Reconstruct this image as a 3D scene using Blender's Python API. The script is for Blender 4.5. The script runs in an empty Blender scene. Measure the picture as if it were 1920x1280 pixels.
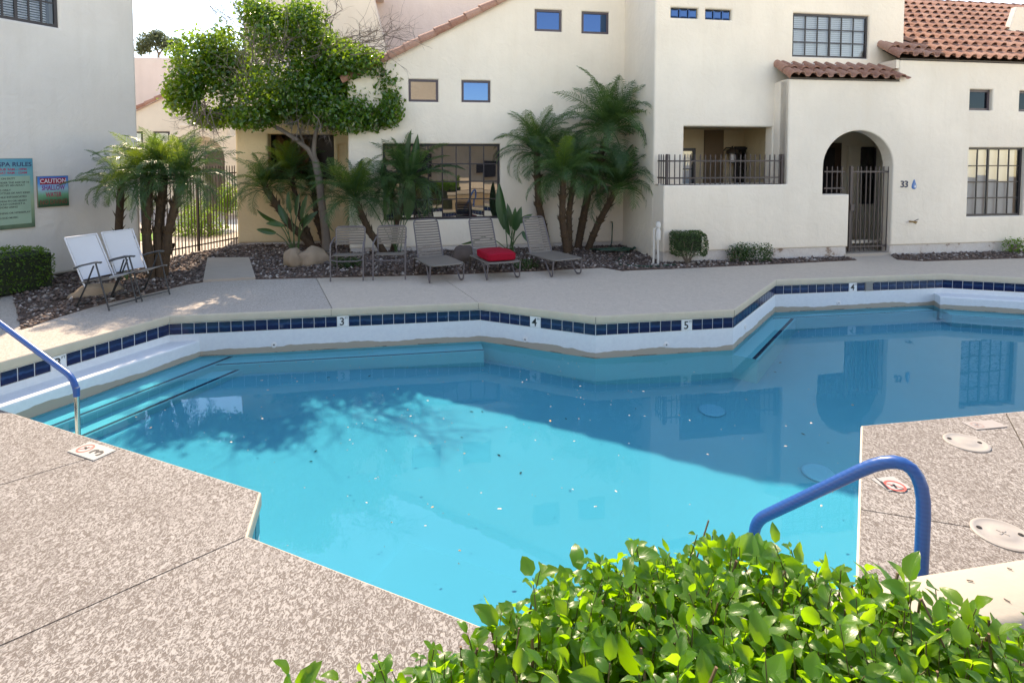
import bpy, bmesh, math, random
import numpy as np
from mathutils import Vector, Matrix
from mathutils.geometry import tessellate_polygon
random.seed(7)
RNG = np.random.default_rng(11)
S = bpy.context.scene
COL = S.collection
R = math.radians

# ------------------------------------------------------------------ camera
FPX, CAMH, PITCH = 1073.0, 2.18, R(2.8)
PPY = 290.0 + FPX * math.tan(PITCH)
cam = bpy.data.cameras.new('camera')
cam.sensor_width = 36.0
cam.lens = FPX / 1920.0 * 36.0
cam.shift_y = (PPY - 640.0) / 1920.0
cam.clip_start, cam.clip_end = 0.05, 500.0
camo = bpy.data.objects.new('camera', cam)
camo.location = (0, 0, CAMH)
camo.rotation_euler = (R(90) - PITCH, 0, 0)
COL.objects.link(camo)
S.camera = camo

# ------------------------------------------------------------------ world, sun, exposure
SUN_AZ, SUN_EL = R(-16.0), R(43.0)       # azimuth from +Y towards +X
world = bpy.data.worlds.new('World')
S.world = world
world.use_nodes = True
wt = world.node_tree
bg = wt.nodes['Background']
sky = wt.nodes.new('ShaderNodeTexSky')
sky.sky_type = 'NISHITA'
sky.sun_disc = False
sky.sun_elevation = SUN_EL
sky.sun_rotation = SUN_AZ
sky.air_density, sky.dust_density, sky.ozone_density = 1.0, 0.1, 2.0
sky.altitude = 2000
wt.links.new(sky.outputs[0], bg.inputs[0])
bg.inputs[1].default_value = 0.15
sun = bpy.data.lights.new('sun', 'SUN')
sun.energy = 2.0
sun.angle = R(0.5)
sun.color = (1.0, 0.985, 0.965)
suno = bpy.data.objects.new('sun', sun)
sd = Vector((math.sin(SUN_AZ) * math.cos(SUN_EL), math.cos(SUN_AZ) * math.cos(SUN_EL), math.sin(SUN_EL)))
suno.rotation_euler = sd.to_track_quat('Z', 'Y').to_euler()
suno.location = (0, 20, 20)
sun.cycles.is_caustics_light = True
COL.objects.link(suno)
S.view_settings.view_transform = 'Standard'
S.view_settings.look = 'None'
S.view_settings.gamma = 1.0
S.view_settings.use_curve_mapping = False
S.view_settings.exposure = 2.08
S.view_settings.use_white_balance = True
S.view_settings.white_balance_temperature = 9700
S.view_settings.white_balance_tint = 16.0
S.render.engine = 'CYCLES'
S.cycles.use_denoising = True
S.cycles.max_bounces = 10
S.cycles.diffuse_bounces = 5
S.cycles.glossy_bounces = 4
S.cycles.transmission_bounces = 6
S.cycles.transparent_max_bounces = 24
S.cycles.caustics_reflective = False
S.cycles.caustics_refractive = True
S.cycles.blur_glossy = 0.0
S.cycles.sample_clamp_indirect = 4.0


# ------------------------------------------------------------------ surveying: a pixel of the photograph to a place in the yard
def ray(x, y):
    a, b = (x - 960) / FPX, (PPY - y) / FPX
    return Vector((a, math.cos(PITCH) + b * math.sin(PITCH), -math.sin(PITCH) + b * math.cos(PITCH)))


CAMP = Vector((0, 0, CAMH))


def G(x, y, z=0.0):
    d = ray(x, y)
    return CAMP + d * ((z - CAMH) / d.z)


def AY(x, y, Y):
    d = ray(x, y)
    return CAMP + d * (Y / d.y)


def dv(a):
    a = R(a)
    return Vector((math.sin(a), math.cos(a), 0))


def GW(x, y, z, zw=-.585):
    """a place under water: the line of sight bends at the surface."""
    d = ray(x, y).normalized(); P = CAMP + d * ((zw - CAMH) / d.z)
    t = Vector((d.x, d.y, 0)) / 1.33
    t.z = -math.sqrt(max(1e-6, 1 - t.length_squared))
    return P + t * ((z - zw) / t.z)


class Fr:
    """A wall plane: origin O on the ground, u along it, n out of it."""
    def __init__(s, O, ang):
        s.O = Vector((O[0], O[1], 0)); s.u = dv(ang); s.n = Vector((s.u.y, -s.u.x, 0)); s.ang = ang

    def p(s, u, z, d=0.0):
        return s.O + s.u * u + s.n * d + Vector((0, 0, z))

    def q(s, x, y, d=0.0):
        O = s.O + s.n * d
        r = ray(x, y)
        t = (O - CAMP).dot(s.n) / r.dot(s.n)
        P = CAMP + r * t
        return ((P - O).dot(s.u), P.z)

    def U(s, x, y=300, d=0.0): return s.q(x, y, d)[0]
    def Z(s, x, y, d=0.0): return s.q(x, y, d)[1]

    def off(s, d): return Fr(s.O + s.n * d, s.ang)

    def M(s, u, z, d=0.0):      # matrix: local x = u, local y = up, local z = out
        p = s.p(u, z, d)
        return Matrix(((s.u.x, 0, s.n.x, p.x), (s.u.y, 0, s.n.y, p.y), (0, 1, 0, p.z), (0, 0, 0, 1)))


# ------------------------------------------------------------------ mesh building
WL, WM = {}, {}


def link(name, data, parent=None, world_loc=None, M=None):
    o = bpy.data.objects.new(name, data)
    COL.objects.link(o)
    pl = Vector((0, 0, 0))
    if parent is not None:
        o.parent = parent
        pl = WL.get(parent.name, Vector((0, 0, 0)))
    if M is not None:
        WL[o.name] = M.translation.copy(); WM[o.name] = M.copy()
        if parent is not None and parent.name in WM: M = WM[parent.name].inverted() @ M
        else: M = M.copy(); M.translation = M.translation - pl
        o.matrix_local = M
    else:
        w = Vector(world_loc) if world_loc is not None else pl.copy()
        o.location = w - pl
        WL[o.name] = w
    return o


def thing(name, label, cat, loc=(0, 0, 0), group=None, kind=None):
    o = link(name, None, None, loc)
    o.empty_display_size = 0.1
    tag(o, label, cat, group, kind)
    return o


def tag(o, label=None, cat=None, group=None, kind=None):
    if label: o['label'] = label
    if cat: o['category'] = cat
    if group: o['group'] = group
    if kind: o['kind'] = kind
    return o


class MB:
    def __init__(s):
        s.v, s.f, s.m, s.cur = [], [], [], 0

    def add(s, vs, fs):
        b = len(s.v)
        s.v.extend([tuple(x) for x in vs])
        for f in fs:
            s.f.append([i + b for i in f]); s.m.append(s.cur)
        return s

    def mat(s, i): s.cur = i; return s

    def box(s, c, d, ax=None):
        c = Vector(c); ax = ax or (Vector((1, 0, 0)), Vector((0, 1, 0)), Vector((0, 0, 1)))
        x, y, z = ax[0] * d[0] / 2, ax[1] * d[1] / 2, ax[2] * d[2] / 2
        vs = [c + x * i + y * j + z * k for k in (-1, 1) for j in (-1, 1) for i in (-1, 1)]
        return s.add(vs, [(0, 2, 3, 1), (4, 5, 7, 6), (0, 1, 5, 4), (2, 6, 7, 3), (0, 4, 6, 2), (1, 3, 7, 5)])

    def fbox(s, fr, u0, u1, z0, z1, d0, d1):
        return s.box(fr.p((u0 + u1) / 2, (z0 + z1) / 2, (d0 + d1) / 2), (u1 - u0, d1 - d0, z1 - z0), (fr.u, fr.n, Vector((0, 0, 1))))

    def beam(s, a, b, w, h=None):
        a, b = Vector(a), Vector(b); h = h or w
        d = (b - a); L = d.length; d.normalize()
        up = Vector((0, 0, 1)) if abs(d.z) < .95 else Vector((1, 0, 0))
        x = d.cross(up).normalized(); y = x.cross(d)
        return s.box((a + b) / 2, (L, w, h), (d, x, y))

    def tube(s, pts, r, n=8, cap=True):
        pts = [Vector(p) for p in pts]
        rs = r if isinstance(r, (list, tuple)) else [r] * len(pts)
        ts = []
        for i in range(len(pts)):
            a, b = pts[max(0, i - 1)], pts[min(len(pts) - 1, i + 1)]
            t = (b - a)
            ts.append(t.normalized() if t.length > 1e-9 else Vector((0, 0, 1)))
        x = ts[0].orthogonal().normalized()
        vs = []
        for p, t, rr in zip(pts, ts, rs):
            x = (x - t * x.dot(t)).normalized(); y = t.cross(x)
            for k in range(n):
                a = 2 * math.pi * k / n
                vs.append(p + x * (rr * math.cos(a)) + y * (rr * math.sin(a)))
        fs = []
        for i in range(len(pts) - 1):
            for k in range(n):
                fs.append((i * n + k, i * n + (k + 1) % n, (i + 1) * n + (k + 1) % n, (i + 1) * n + k))
        if cap:
            fs.append(tuple(range(n))[::-1]); fs.append(tuple((len(pts) - 1) * n + k for k in range(n)))
        return s.add(vs, fs)

    def lathe(s, prof, c=(0, 0, 0), n=16):
        c = Vector(c); vs, fs = [], []
        for r, z in prof:
            for k in range(n):
                a = 2 * math.pi * k / n
                vs.append(c + Vector((r * math.cos(a), r * math.sin(a), z)))
        for i in range(len(prof) - 1):
            for k in range(n):
                fs.append((i * n + k, i * n + (k + 1) % n, (i + 1) * n + (k + 1) % n, (i + 1) * n + k))
        fs.append(tuple(range(n))[::-1]); fs.append(tuple((len(prof) - 1) * n + k for k in range(n)))
        return s.add(vs, fs)

    def prism(s, poly, z0, z1, sides=True, bottom=False):
        """poly: 2D points (x, y); top at z1."""
        poly = [Vector((p[0], p[1], 0)) for p in poly]
        if area2(poly) < 0: poly = poly[::-1]
        n = len(poly)
        vs = [(p.x, p.y, z1) for p in poly] + [(p.x, p.y, z0) for p in poly]
        tr = tessellate_polygon([poly])
        fs = [orient(t, poly) for t in tr]
        if bottom: fs += [tuple(i + n for i in orient(t, poly)[::-1]) for t in tr]
        if sides: fs += [(i + n, (i + 1) % n + n, (i + 1) % n, i) for i in range(n)]
        return s.add(vs, fs)

    def grid(s, rows, close=False):
        """rows: list of lists of points, equal lengths."""
        n = len(rows[0]); vs = [p for r in rows for p in r]; fs = []
        for i in range(len(rows) - 1):
            for k in range(n - 1 + (1 if close else 0)):
                fs.append((i * n + k, i * n + (k + 1) % n, (i + 1) * n + (k + 1) % n, (i + 1) * n + k))
        return s.add(vs, fs)

    def mesh(s, name, mats, smooth=False, off=None):
        me = bpy.data.meshes.new(name)
        vs = s.v if off is None else [(v[0] - off.x, v[1] - off.y, v[2] - off.z) for v in s.v]
        me.from_pydata(vs, [], s.f)
        for m in (mats if isinstance(mats, (list, tuple)) else [mats]): me.materials.append(m)
        if max(s.m, default=0): me.polygons.foreach_set('material_index', s.m)
        if smooth:
            me.polygons.foreach_set('use_smooth', [True] * len(me.polygons))
            if smooth != 'all':
                try: me.set_sharp_from_angle(angle=R(45))
                except Exception: pass
        me.update()
        return me

    def build(s, name, mats, parent=None, smooth=False, at=None):
        """verts are in world space; the object's origin is its parent's (or AT)."""
        w = Vector(at) if at is not None else (WL[parent.name].copy() if parent is not None else Vector((0, 0, 0)))
        return link(name, s.mesh(name, mats, smooth, w), parent, w)


def area2(p):
    return sum(p[i][0] * p[(i + 1) % len(p)][1] - p[(i + 1) % len(p)][0] * p[i][1] for i in range(len(p))) / 2


def orient(t, pts):
    a, b, c = (pts[i] for i in t)
    cr = (b[0] - a[0]) * (c[1] - a[1]) - (b[1] - a[1]) * (c[0] - a[0])
    return tuple(t) if cr > 0 else tuple(t)[::-1]


def offset_poly(poly, e):
    """miter offset; e > 0 grows a counter-clockwise polygon."""
    n = len(poly); out = []
    for i in range(n):
        a, b, c = poly[i - 1], poly[i], poly[(i + 1) % n]
        d1 = Vector((b[0] - a[0], b[1] - a[1])); d2 = Vector((c[0] - b[0], c[1] - b[1]))
        if d1.length < 1e-6: d1 = d2
        if d2.length < 1e-6: d2 = d1
        d1.normalize(); d2.normalize()
        n1 = Vector((d1.y, -d1.x)); n2 = Vector((d2.y, -d2.x))
        m = n1 + n2
        if m.length < 1e-6: m = n1
        m = m / max(0.25, m.length_squared / 2)
        out.append((b[0] + m.x * e, b[1] + m.y * e))
    return out


def wall(fr, outline, holes=(), t=.2, r=.025, mb=None, depth0=0.0):
    """A rendered wall with rounded arrises round its openings and outline."""
    mb = mb or MB()
    outline = list(outline)
    if area2(outline) < 0: outline = outline[::-1]
    hs = []
    for h in holes:
        h = list(h)
        if area2(h) < 0: h = h[::-1]
        hs.append(h)
    K = 3
    lo = [offset_poly(outline, -r)] + [offset_poly(h, r) for h in hs]
    flat = [Vector((p[0], p[1], 0)) for l in lo for p in l]
    tr = tessellate_polygon([[Vector((p[0], p[1], 0)) for p in l] for l in lo])
    mb.add([fr.p(p.x, p.y, -depth0) for p in flat], [orient(q, flat) for q in tr])
    for idx, poly in enumerate([outline] + hs):
        sgn = -1 if idx == 0 else 1
        rows = []
        for k in range(K + 1):
            a = k / K * math.pi / 2
            e = r * (1 - math.sin(a)); d = r * (1 - math.cos(a))
            rows.append([fr.p(p[0], p[1], -d - depth0) for p in offset_poly(poly, sgn * e)])
        rows.append([fr.p(p[0], p[1], -t - depth0) for p in poly])
        mb.grid(rows if idx else rows, close=True)
    return mb


def rect(u0, z0, u1, z1): return [(u0, z0), (u1, z0), (u1, z1), (u0, z1)]


def text_mesh(txt, size, mat, bold=0.0, ext=.0015, align='CENTER', space=1.0):
    c = bpy.data.curves.new('text', 'FONT')
    c.body = txt; c.size = size; c.extrude = ext; c.offset = bold * size
    c.align_x = align; c.align_y = 'CENTER'; c.space_character = space; c.resolution_u = 3
    o = bpy.data.objects.new('text', c)
    COL.objects.link(o)
    dg = bpy.context.evaluated_depsgraph_get()
    dg.update()
    me = bpy.data.meshes.new_from_object(o.evaluated_get(dg))
    bpy.data.objects.remove(o)
    me.materials.clear(); me.materials.append(mat)
    return me


def np_mesh(name, v, f, mats, smooth=False):
    me = bpy.data.meshes.new(name)
    v = np.asarray(v, np.float32); f = np.asarray(f, np.int32)
    k = f.shape[1]
    me.vertices.add(len(v)); me.vertices.foreach_set('co', v.ravel())
    me.loops.add(f.size); me.loops.foreach_set('vertex_index', f.ravel())
    me.polygons.add(len(f))
    me.polygons.foreach_set('loop_start', np.arange(len(f), dtype=np.int32) * k)
    for m in (mats if isinstance(mats, (list, tuple)) else [mats]): me.materials.append(m)
    me.update(calc_edges=True); me.validate()
    if smooth: me.polygons.foreach_set('use_smooth', [True] * len(me.polygons))
    return me


# ------------------------------------------------------------------ materials
class N:
    def __init__(s, name):
        s.m = bpy.data.materials.new(name); s.m.use_nodes = True
        s.t = s.m.node_tree; s.b = s.t.nodes['Principled BSDF']; s.o = s.t.nodes['Material Output']

    def n(s, ty, **kw):
        x = s.t.nodes.new(ty)
        for k, v in kw.items(): setattr(x, k, v)
        return x

    def l(s, a, b): s.t.links.new(a, b)

    def coord(s, kind='Object', scale=None):
        c = s.n('ShaderNodeTexCoord')
        if scale is None: return c.outputs[kind]
        m = s.n('ShaderNodeMapping'); m.inputs['Scale'].default_value = scale
        s.l(c.outputs[kind], m.inputs[0]); return m.outputs[0]

    def geo(s, out): return s.n('ShaderNodeNewGeometry').outputs[out]

    def noise(s, vec, scale, detail=4, rough=.55, dist=0.0):
        x = s.n('ShaderNodeTexNoise'); x.inputs['Scale'].default_value = scale
        x.inputs['Detail'].default_value = detail; x.inputs['Roughness'].default_value = rough
        x.inputs['Distortion'].default_value = dist
        if vec is not None: s.l(vec, x.inputs['Vector'])
        return x.outputs[0]

    def ramp(s, fac, stops, interp='LINEAR'):
        x = s.n('ShaderNodeValToRGB'); x.color_ramp.interpolation = interp
        e = x.color_ramp.elements
        while len(e) < len(stops): e.new(.5)
        for el, (p, c) in zip(e, stops):
            el.position = p; el.color = (*c, 1) if not isinstance(c, (int, float)) else (c, c, c, 1)
        s.l(fac, x.inputs[0]); return x.outputs[0]

    def mix(s, fac, a, b, mode='MIX'):
        x = s.n('ShaderNodeMix', data_type='RGBA', blend_type=mode)
        for sock, val in ((x.inputs[0], fac), (x.inputs[6], a), (x.inputs[7], b)):
            if isinstance(val, (int, float)): sock.default_value = val
            elif isinstance(val, tuple): sock.default_value = (*val, 1)
            else: s.l(val, sock)
        return x.outputs[2]

    def math(s, op, a, b=None, c=None):
        x = s.n('ShaderNodeMath', operation=op)
        for i, v in enumerate((a, b, c)):
            if v is None: continue
            if isinstance(v, (int, float)): x.inputs[i].default_value = v
            else: s.l(v, x.inputs[i])
        return x.outputs[0]

    def sep(s, vec):
        x = s.n('ShaderNodeSeparateXYZ'); s.l(vec, x.inputs[0]); return x.outputs

    def base(s, c):
        if isinstance(c, tuple): s.b.inputs['Base Color'].default_value = (*c, 1)
        else: s.l(c, s.b.inputs['Base Color'])
        return s

    def rough(s, v, spec=.5):
        if isinstance(v, (int, float)): s.b.inputs['Roughness'].default_value = v
        else: s.l(v, s.b.inputs['Roughness'])
        s.b.inputs['Specular IOR Level'].default_value = spec
        return s

    def bump(s, h, strength=.3, dist=.01):
        x = s.n('ShaderNodeBump'); x.inputs['Strength'].default_value = strength; x.inputs['Distance'].default_value = dist
        s.l(h, x.inputs['Height']); s.l(x.outputs[0], s.b.inputs['Normal']); return s


def mul(c, k): return tuple(min(1, x * k) for x in c)


def stucco(name, c, stain=.13, bump=.5):
    m = N(name); P = m.geo('Position')
    big = m.noise(P, .55, 5, .6)
    vec = m.n('ShaderNodeMapping'); vec.inputs['Scale'].default_value = (2.2, 2.2, .22); m.l(P, vec.inputs[0])
    streak = m.noise(vec.outputs[0], 1.6, 5, .65)
    fine = m.noise(P, 55, 4, .6)
    mid = m.noise(P, 9, 3, .55)
    a = m.mix(m.ramp(big, [(.35, 0), (.7, 1)]), mul(c, 1 - stain * .8), mul(c, 1.03))
    b = m.mix(m.ramp(streak, [(.48, 0), (.75, stain * 1.6)]), a, mul((c[0], c[1] * .94, c[2] * .86), .78))
    d = m.mix(m.ramp(fine, [(.3, .10), (.7, 0)]), b, mul(c, .72))
    m.base(d).rough(.92, .25)
    trow = m.noise(P, 3.2, 4, .6, 1.5)
    m.bump(m.math('ADD', fine, m.math('ADD', m.math('MULTIPLY', mid, 2.0), m.math('MULTIPLY', trow, 3.2))), bump, .008)
    return m.m


def plain(name, c, rough=.5, var=.12, scale=8, spec=.5, metal=0, bump=0.0, bscale=60):
    m = N(name); P = m.coord('Object')
    nz = m.noise(P, scale, 4, .6)
    m.base(m.mix(nz, mul(c, 1 - var), mul(c, 1 + var))).rough(rough, spec)
    m.b.inputs['Metallic'].default_value = metal
    if bump: m.bump(m.noise(P, bscale, 3), bump, .004)
    return m.m


def foliage(name, stops, trans, tfac=.35, rough=.4, spec=.5, isl=True):
    """leaves: colour varies leaf by leaf, some light goes through."""
    m = N(name)
    rnd = m.geo('Random Per Island') if isl else m.n('ShaderNodeObjectInfo').outputs['Random']
    c = m.ramp(rnd, stops)
    nz = m.noise(m.geo('Position'), 1.7, 3)
    c = m.mix(m.ramp(nz, [(.35, 0), (.65, 1)]), m.mix(.35, c, (.02, .05, .015)), c)
    m.base(c).rough(rough, spec)
    tr = m.n('ShaderNodeBsdfTranslucent')
    tc = m.mix(.75, c, trans)
    m.l(tc, tr.inputs['Color'])
    mx = m.n('ShaderNodeMixShader'); mx.inputs[0].default_value = tfac
    m.l(m.b.outputs[0], mx.inputs[1]); m.l(tr.outputs[0], mx.inputs[2]); m.l(mx.outputs[0], m.o.inputs[0])
    return m.m


M_STUC = stucco('stucco_white', (.84, .742, .622))
M_STUCL = stucco('stucco_left', (.70, .655, .60))
M_TAN = stucco('stucco_tan', (.88, .70, .44))
M_PINK = stucco('stucco_pink', (.72, .60, .54))
M_CREAM = stucco('stucco_cream', (.74, .66, .55))
M_PATIO = stucco('stucco_patio', (.62, .50, .33))  # cream walls; warm bounce light is put into the paint
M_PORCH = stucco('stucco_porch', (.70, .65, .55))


def m_found():
    m = N('foundation'); P = m.geo('Position')
    a = m.noise(P, 2.3, 5, .7); f = m.noise(P, 30, 4)
    c = m.ramp(a, [(.36, (.26, .17, .12)), (.42, (.58, .52, .48)), (.7, (.66, .62, .58))])
    m.base(m.mix(m.ramp(f, [(.3, .3), (.6, 0)]), c, (.4, .34, .3))).rough(.95, .2).bump(f, .5, .01)
    return m.m


M_FOUND = m_found()


def m_deck(name, light, dark, scale=24, thr=.5, soft=.045, far=False):
    m = N(name); P = m.geo('Position')
    mp = m.n('ShaderNodeMapping'); mp.inputs['Rotation'].default_value = (0, 0, R(24)); mp.inputs['Scale'].default_value = (1.0, .62, 1)
    m.l(P, mp.inputs[0]); v = mp.outputs[0]
    a = m.noise(v, scale, 4, .62, 1.5)
    big = m.noise(P, .8, 4, .6)
    fac = m.ramp(m.math('ADD', a, m.math('MULTIPLY', m.math('SUBTRACT', big, .5), .12)), [(thr - soft, 0), (thr + soft, 1)])
    fine = m.noise(P, 120, 3, .6)
    d2 = m.mix(m.ramp(fine, [(.3, 0), (.7, 1)]), mul(dark, .8), mul(dark, 1.15))
    l2 = m.mix(m.ramp(fine, [(.3, 0), (.7, 1)]), mul(light, .93), mul(light, 1.03))
    c = m.mix(fac, d2, l2)
    wear = m.noise(P, 1.9, 5, .65)
    c = m.mix(m.ramp(wear, [(.48, 0), (.72, .38)]), c, mul(dark, 1.1))
    sp = m.noise(P, 6.5, 3, .7)
    c = m.mix(m.ramp(sp, [(.70, 0), (.76, .45)]), c, mul(dark, .75))
    m.base(c).rough(.85, .3)
    m.bump(m.math('ADD', fac, m.math('MULTIPLY', fine, .25)), .5, .004)
    return m.m


M_DECK = m_deck('deck_lace', (.362, .342, .32), (.145, .124, .11), 62, .5, .06)  # sunlit near slabs: colour darkened to hold back the sun
M_DECKF = m_deck('deck_worn_lifted', (.57, .485, .40), (.475, .40, .325), 14, .5, .2)  # worn smooth; paler colour makes up for light missing in the shade
M_DECKM = m_deck('deck_lace_far', (.52, .465, .41), (.36, .31, .265), 44, .5, .10)  # same lace in the shade, colour lifted like the other far slabs
M_COPE = plain('coping_concrete', (.54, .475, .375), .8, .14, 7, .3, 0, .7, 45)
M_BASEC = plain('joint_shadow_concrete', (.14, .12, .105), .95, .2, 9)
M_PAD = plain('pad_concrete', (.40, .34, .285), .9, .08, 4, .3, 0, .3, 50)


def m_plaster():
    m = N('pool_plaster'); P = m.geo('Position'); z = m.sep(P)[2]
    wob = m.noise(P, 1.3, 4, .6)
    edge = m.math('ADD', z, m.math('MULTIPLY', m.math('SUBTRACT', wob, .5), -.16))
    band = m.ramp(m.math('MULTIPLY_ADD', edge, 5.0, 3.0), [(.48, 1), (.50, 0)])      # old water line, about 7 cm above today's
    f = m.noise(P, 18, 4, .6)
    w = m.mix(m.ramp(f, [(.3, 0), (.7, 1)]), (.66, .71, .74), (.72, .77, .79))
    line = m.ramp(m.math('MULTIPLY_ADD', m.math('ADD', z, m.math('MULTIPLY', m.math('SUBTRACT', m.noise(P, 9, 4, .7), .5), .022)), 20.0, 12.1), [(.40, 0), (.5, .9), (.56, .9), (.64, 0)])
    below = m.ramp(m.math('MULTIPLY_ADD', z, 20.0, 12.0), [(.0, 0), (.2, 1)])      # under water the shell is clean
    t = m.mix(m.math('MULTIPLY', band, below), w, (.40, .355, .285))
    t = m.mix(m.math('MULTIPLY', line, m.ramp(m.noise(P, 3.1, 3), [(.5, 0), (.56, 1)])), t, (.06, .05, .035))
    sp = m.noise(P, 5, 5, .7)
    t = m.mix(below, (.20, .74, .78), t)             # light lost in the water is painted in as blue-green below the line
    m.base(m.mix(m.ramp(sp, [(.62, 0), (.75, .18)]), t, mul((.4, .45, .45), .9))).rough(.7, .3)
    m.bump(f, .2, .004)
    return m.m


M_PLAS = m_plaster()
M_FLOOR = plain('pool_floor_blue', (.085, .52, .62), .75, .05, 1.4, .3, 0, .15, 22)  # the water's blue light loss is put into the floor colour
M_GROUT = plain('grout', (.80, .82, .83), .8, .05, 20)


def m_tile():
    m = N('cobalt_tile')
    rnd = m.n('ShaderNodeObjectInfo').outputs['Random']
    c = m.coord('Object'); y = m.sep(c)[1]
    wob = m.noise(m.geo('Position'), 16, 3)
    yy = m.math('ADD', m.math('MULTIPLY_ADD', y, 6.4, .5), m.math('MULTIPLY', m.math('SUBTRACT', wob, .5), .3))
    col = m.ramp(yy, [(0, (.0015, .004, .038)), (.40, (.002, .006, .055)), (.54, (.02, .06, .16)), (.68, (.006, .018, .06)), (1, (.005, .010, .028))])  # glaze tones; the pale middle band is a painted highlight
    col = m.mix(m.math('MULTIPLY', m.math('POWER', rnd, 2.0), .75), col, (.006, .010, .05))
    col = m.mix(m.ramp(m.noise(m.geo('Position'), 7, 4, .7), [(.62, 0), (.72, .35)]), col, (.25, .30, .36))
    m.base(col).rough(.14, .5)
    m.bump(wob, .05, .004)
    return m.m


M_TILE = m_tile()
M_MARK = plain('marker_white', (.74, .76, .76), .3, .06, 30)
M_DIGIT = plain('digit_black', (.015, .015, .016), .4)
M_NOSE = plain('step_line_blue', (.006, .012, .06), .4, .2, 30)
M_RED = plain('print_red', (.55, .09, .07), .5)
M_IRON = plain('iron_brown', (.060, .042, .040), .55, .2, 20)
M_IROND = plain('iron_dark', (.052, .036, .026), .55, .2, 20)
M_FRAME = plain('frame_bronze', (.022, .018, .022), .45, .15, 20)
M_FRAMEP = plain('frame_plum', (.065, .045, .055), .45, .15, 20)
M_STEEL = plain('rail_steel', (.55, .53, .47), .25, .08, 40, .5, .9)
M_WHITE = plain('white_paint', (.74, .74, .73), .5, .05, 10)
M_PVC = plain('white_pipe', (.55, .53, .49), .45, .06, 12)
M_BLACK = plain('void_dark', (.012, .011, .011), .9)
M_BROWN = plain('door_brown', (.045, .026, .018), .5, .3, 6)
M_BRASS = plain('tap_brass', (.32, .2, .08), .35, .2, 40, .5, .8)


def m_vinyl():
    m = N('blue_vinyl'); P = m.coord('Object')
    w = m.n('ShaderNodeTexWave', wave_type='BANDS', bands_direction='Z'); w.inputs['Scale'].default_value = 14
    m.l(P, w.inputs[0])
    c = m.mix(m.ramp(w.outputs[1], [(.4, 0), (.6, .35)]), (.004, .080, .29), (.007, .105, .36))
    m.base(c).rough(.32, .5)
    m.bump(w.outputs[1], .08, .004)
    return m.m


M_VINYL = m_vinyl()


def m_terra():
    m = N('terracotta')
    rnd = m.n('ShaderNodeObjectInfo').outputs['Random']
    P = m.geo('Position')
    c = m.ramp(rnd, [(0, (.28, .13, .092)), (.4, (.36, .175, .122)), (.7, (.43, .24, .18)), (1, (.31, .14, .10))])
    f = m.noise(P, 14, 5, .65); g = m.noise(P, 60, 3)
    c = m.mix(m.ramp(f, [(.42, 0), (.75, .5)]), c, (.52, .34, .26))
    m.base(m.mix(m.ramp(g, [(.3, .25), (.6, 0)]), c, (.22, .10, .07))).rough(.85, .3).bump(g, .4, .006)
    return m.m


M_TERRA = m_terra()


def m_glass_film(name='reflective_glass', col=(.20, .44, .86, 1)):
    m = N(name)
    g = m.n('ShaderNodeBsdfGlossy'); g.inputs['Color'].default_value = col; g.inputs['Roughness'].default_value = .015
    d = m.n('ShaderNodeBsdfDiffuse'); d.inputs['Color'].default_value = (.006, .008, .012, 1)
    lw = m.n('ShaderNodeFresnel'); lw.inputs['IOR'].default_value = 2.6
    mx = m.n('ShaderNodeMixShader')
    m.l(lw.outputs[0], mx.inputs[0]); m.l(d.outputs[0], mx.inputs[1]); m.l(g.outputs[0], mx.inputs[2])
    nz = m.noise(m.geo('Position'), 1.1, 1)
    b = m.n('ShaderNodeBump'); b.inputs['Strength'].default_value = .05; b.inputs['Distance'].default_value = .05
    m.l(nz, b.inputs['Height']); m.l(b.outputs[0], g.inputs['Normal'])
    m.l(mx.outputs[0], m.o.inputs[0])
    return m.m


def m_glass_clear():
    m = N('clear_glass')
    g = m.n('ShaderNodeBsdfGlossy'); g.inputs['Color'].default_value = (.9, .95, 1, 1); g.inputs['Roughness'].default_value = .01
    d = m.n('ShaderNodeBsdfTransparent'); d.inputs['Color'].default_value = (.86, .90, .92, 1)
    lw = m.n('ShaderNodeFresnel'); lw.inputs['IOR'].default_value = 1.75
    mx = m.n('ShaderNodeMixShader')
    m.l(lw.outputs[0], mx.inputs[0]); m.l(d.outputs[0], mx.inputs[1]); m.l(g.outputs[0], mx.inputs[2])
    m.l(mx.outputs[0], m.o.inputs[0])
    return m.m


M_FILM, M_GLASS = m_glass_film(), m_glass_clear()
M_MIRR = m_glass_film('dark_glass', (.85, .83, .80, 1))
M_DIM = m_glass_film('dim_glass', (.07, .10, .13, 1))
M_BLIND = plain('blind_white', (.84, .85, .86), .6, .05, 10)


def m_water():
    m = N('pool_water')
    m.t.nodes.remove(m.b)
    rf = m.n('ShaderNodeBsdfRefraction'); rf.inputs['Roughness'].default_value = 0.0; rf.inputs['IOR'].default_value = 1.33
    rf.inputs['Color'].default_value = WATER_TINT
    g = m.n('ShaderNodeBsdfGlossy'); g.inputs['Roughness'].default_value = .008; g.inputs['Color'].default_value = (.62, .82, .90, 1)
    b = m.n('ShaderNodeBump'); b.inputs['Strength'].default_value = .06; b.inputs['Distance'].default_value = .02
    m.l(m.noise(m.geo('Position'), 2.2, 3, .5), b.inputs['Height'])
    m.l(b.outputs[0], g.inputs['Normal'])
    fr = m.n('ShaderNodeFresnel'); fr.inputs['IOR'].default_value = 1.33
    mx = m.n('ShaderNodeMixShader')
    m.l(m.math('MULTIPLY', fr.outputs[0], m.math('SUBTRACT', 1.0, m.geo('Backfacing'))), mx.inputs[0])
    m.l(rf.outputs[0], mx.inputs[1]); m.l(g.outputs[0], mx.inputs[2])
    m.l(mx.outputs[0], m.o.inputs['Surface'])
    return m.m


WATER_TINT = (.44, .90, .98, 1)
M_WATER = m_water()

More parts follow.
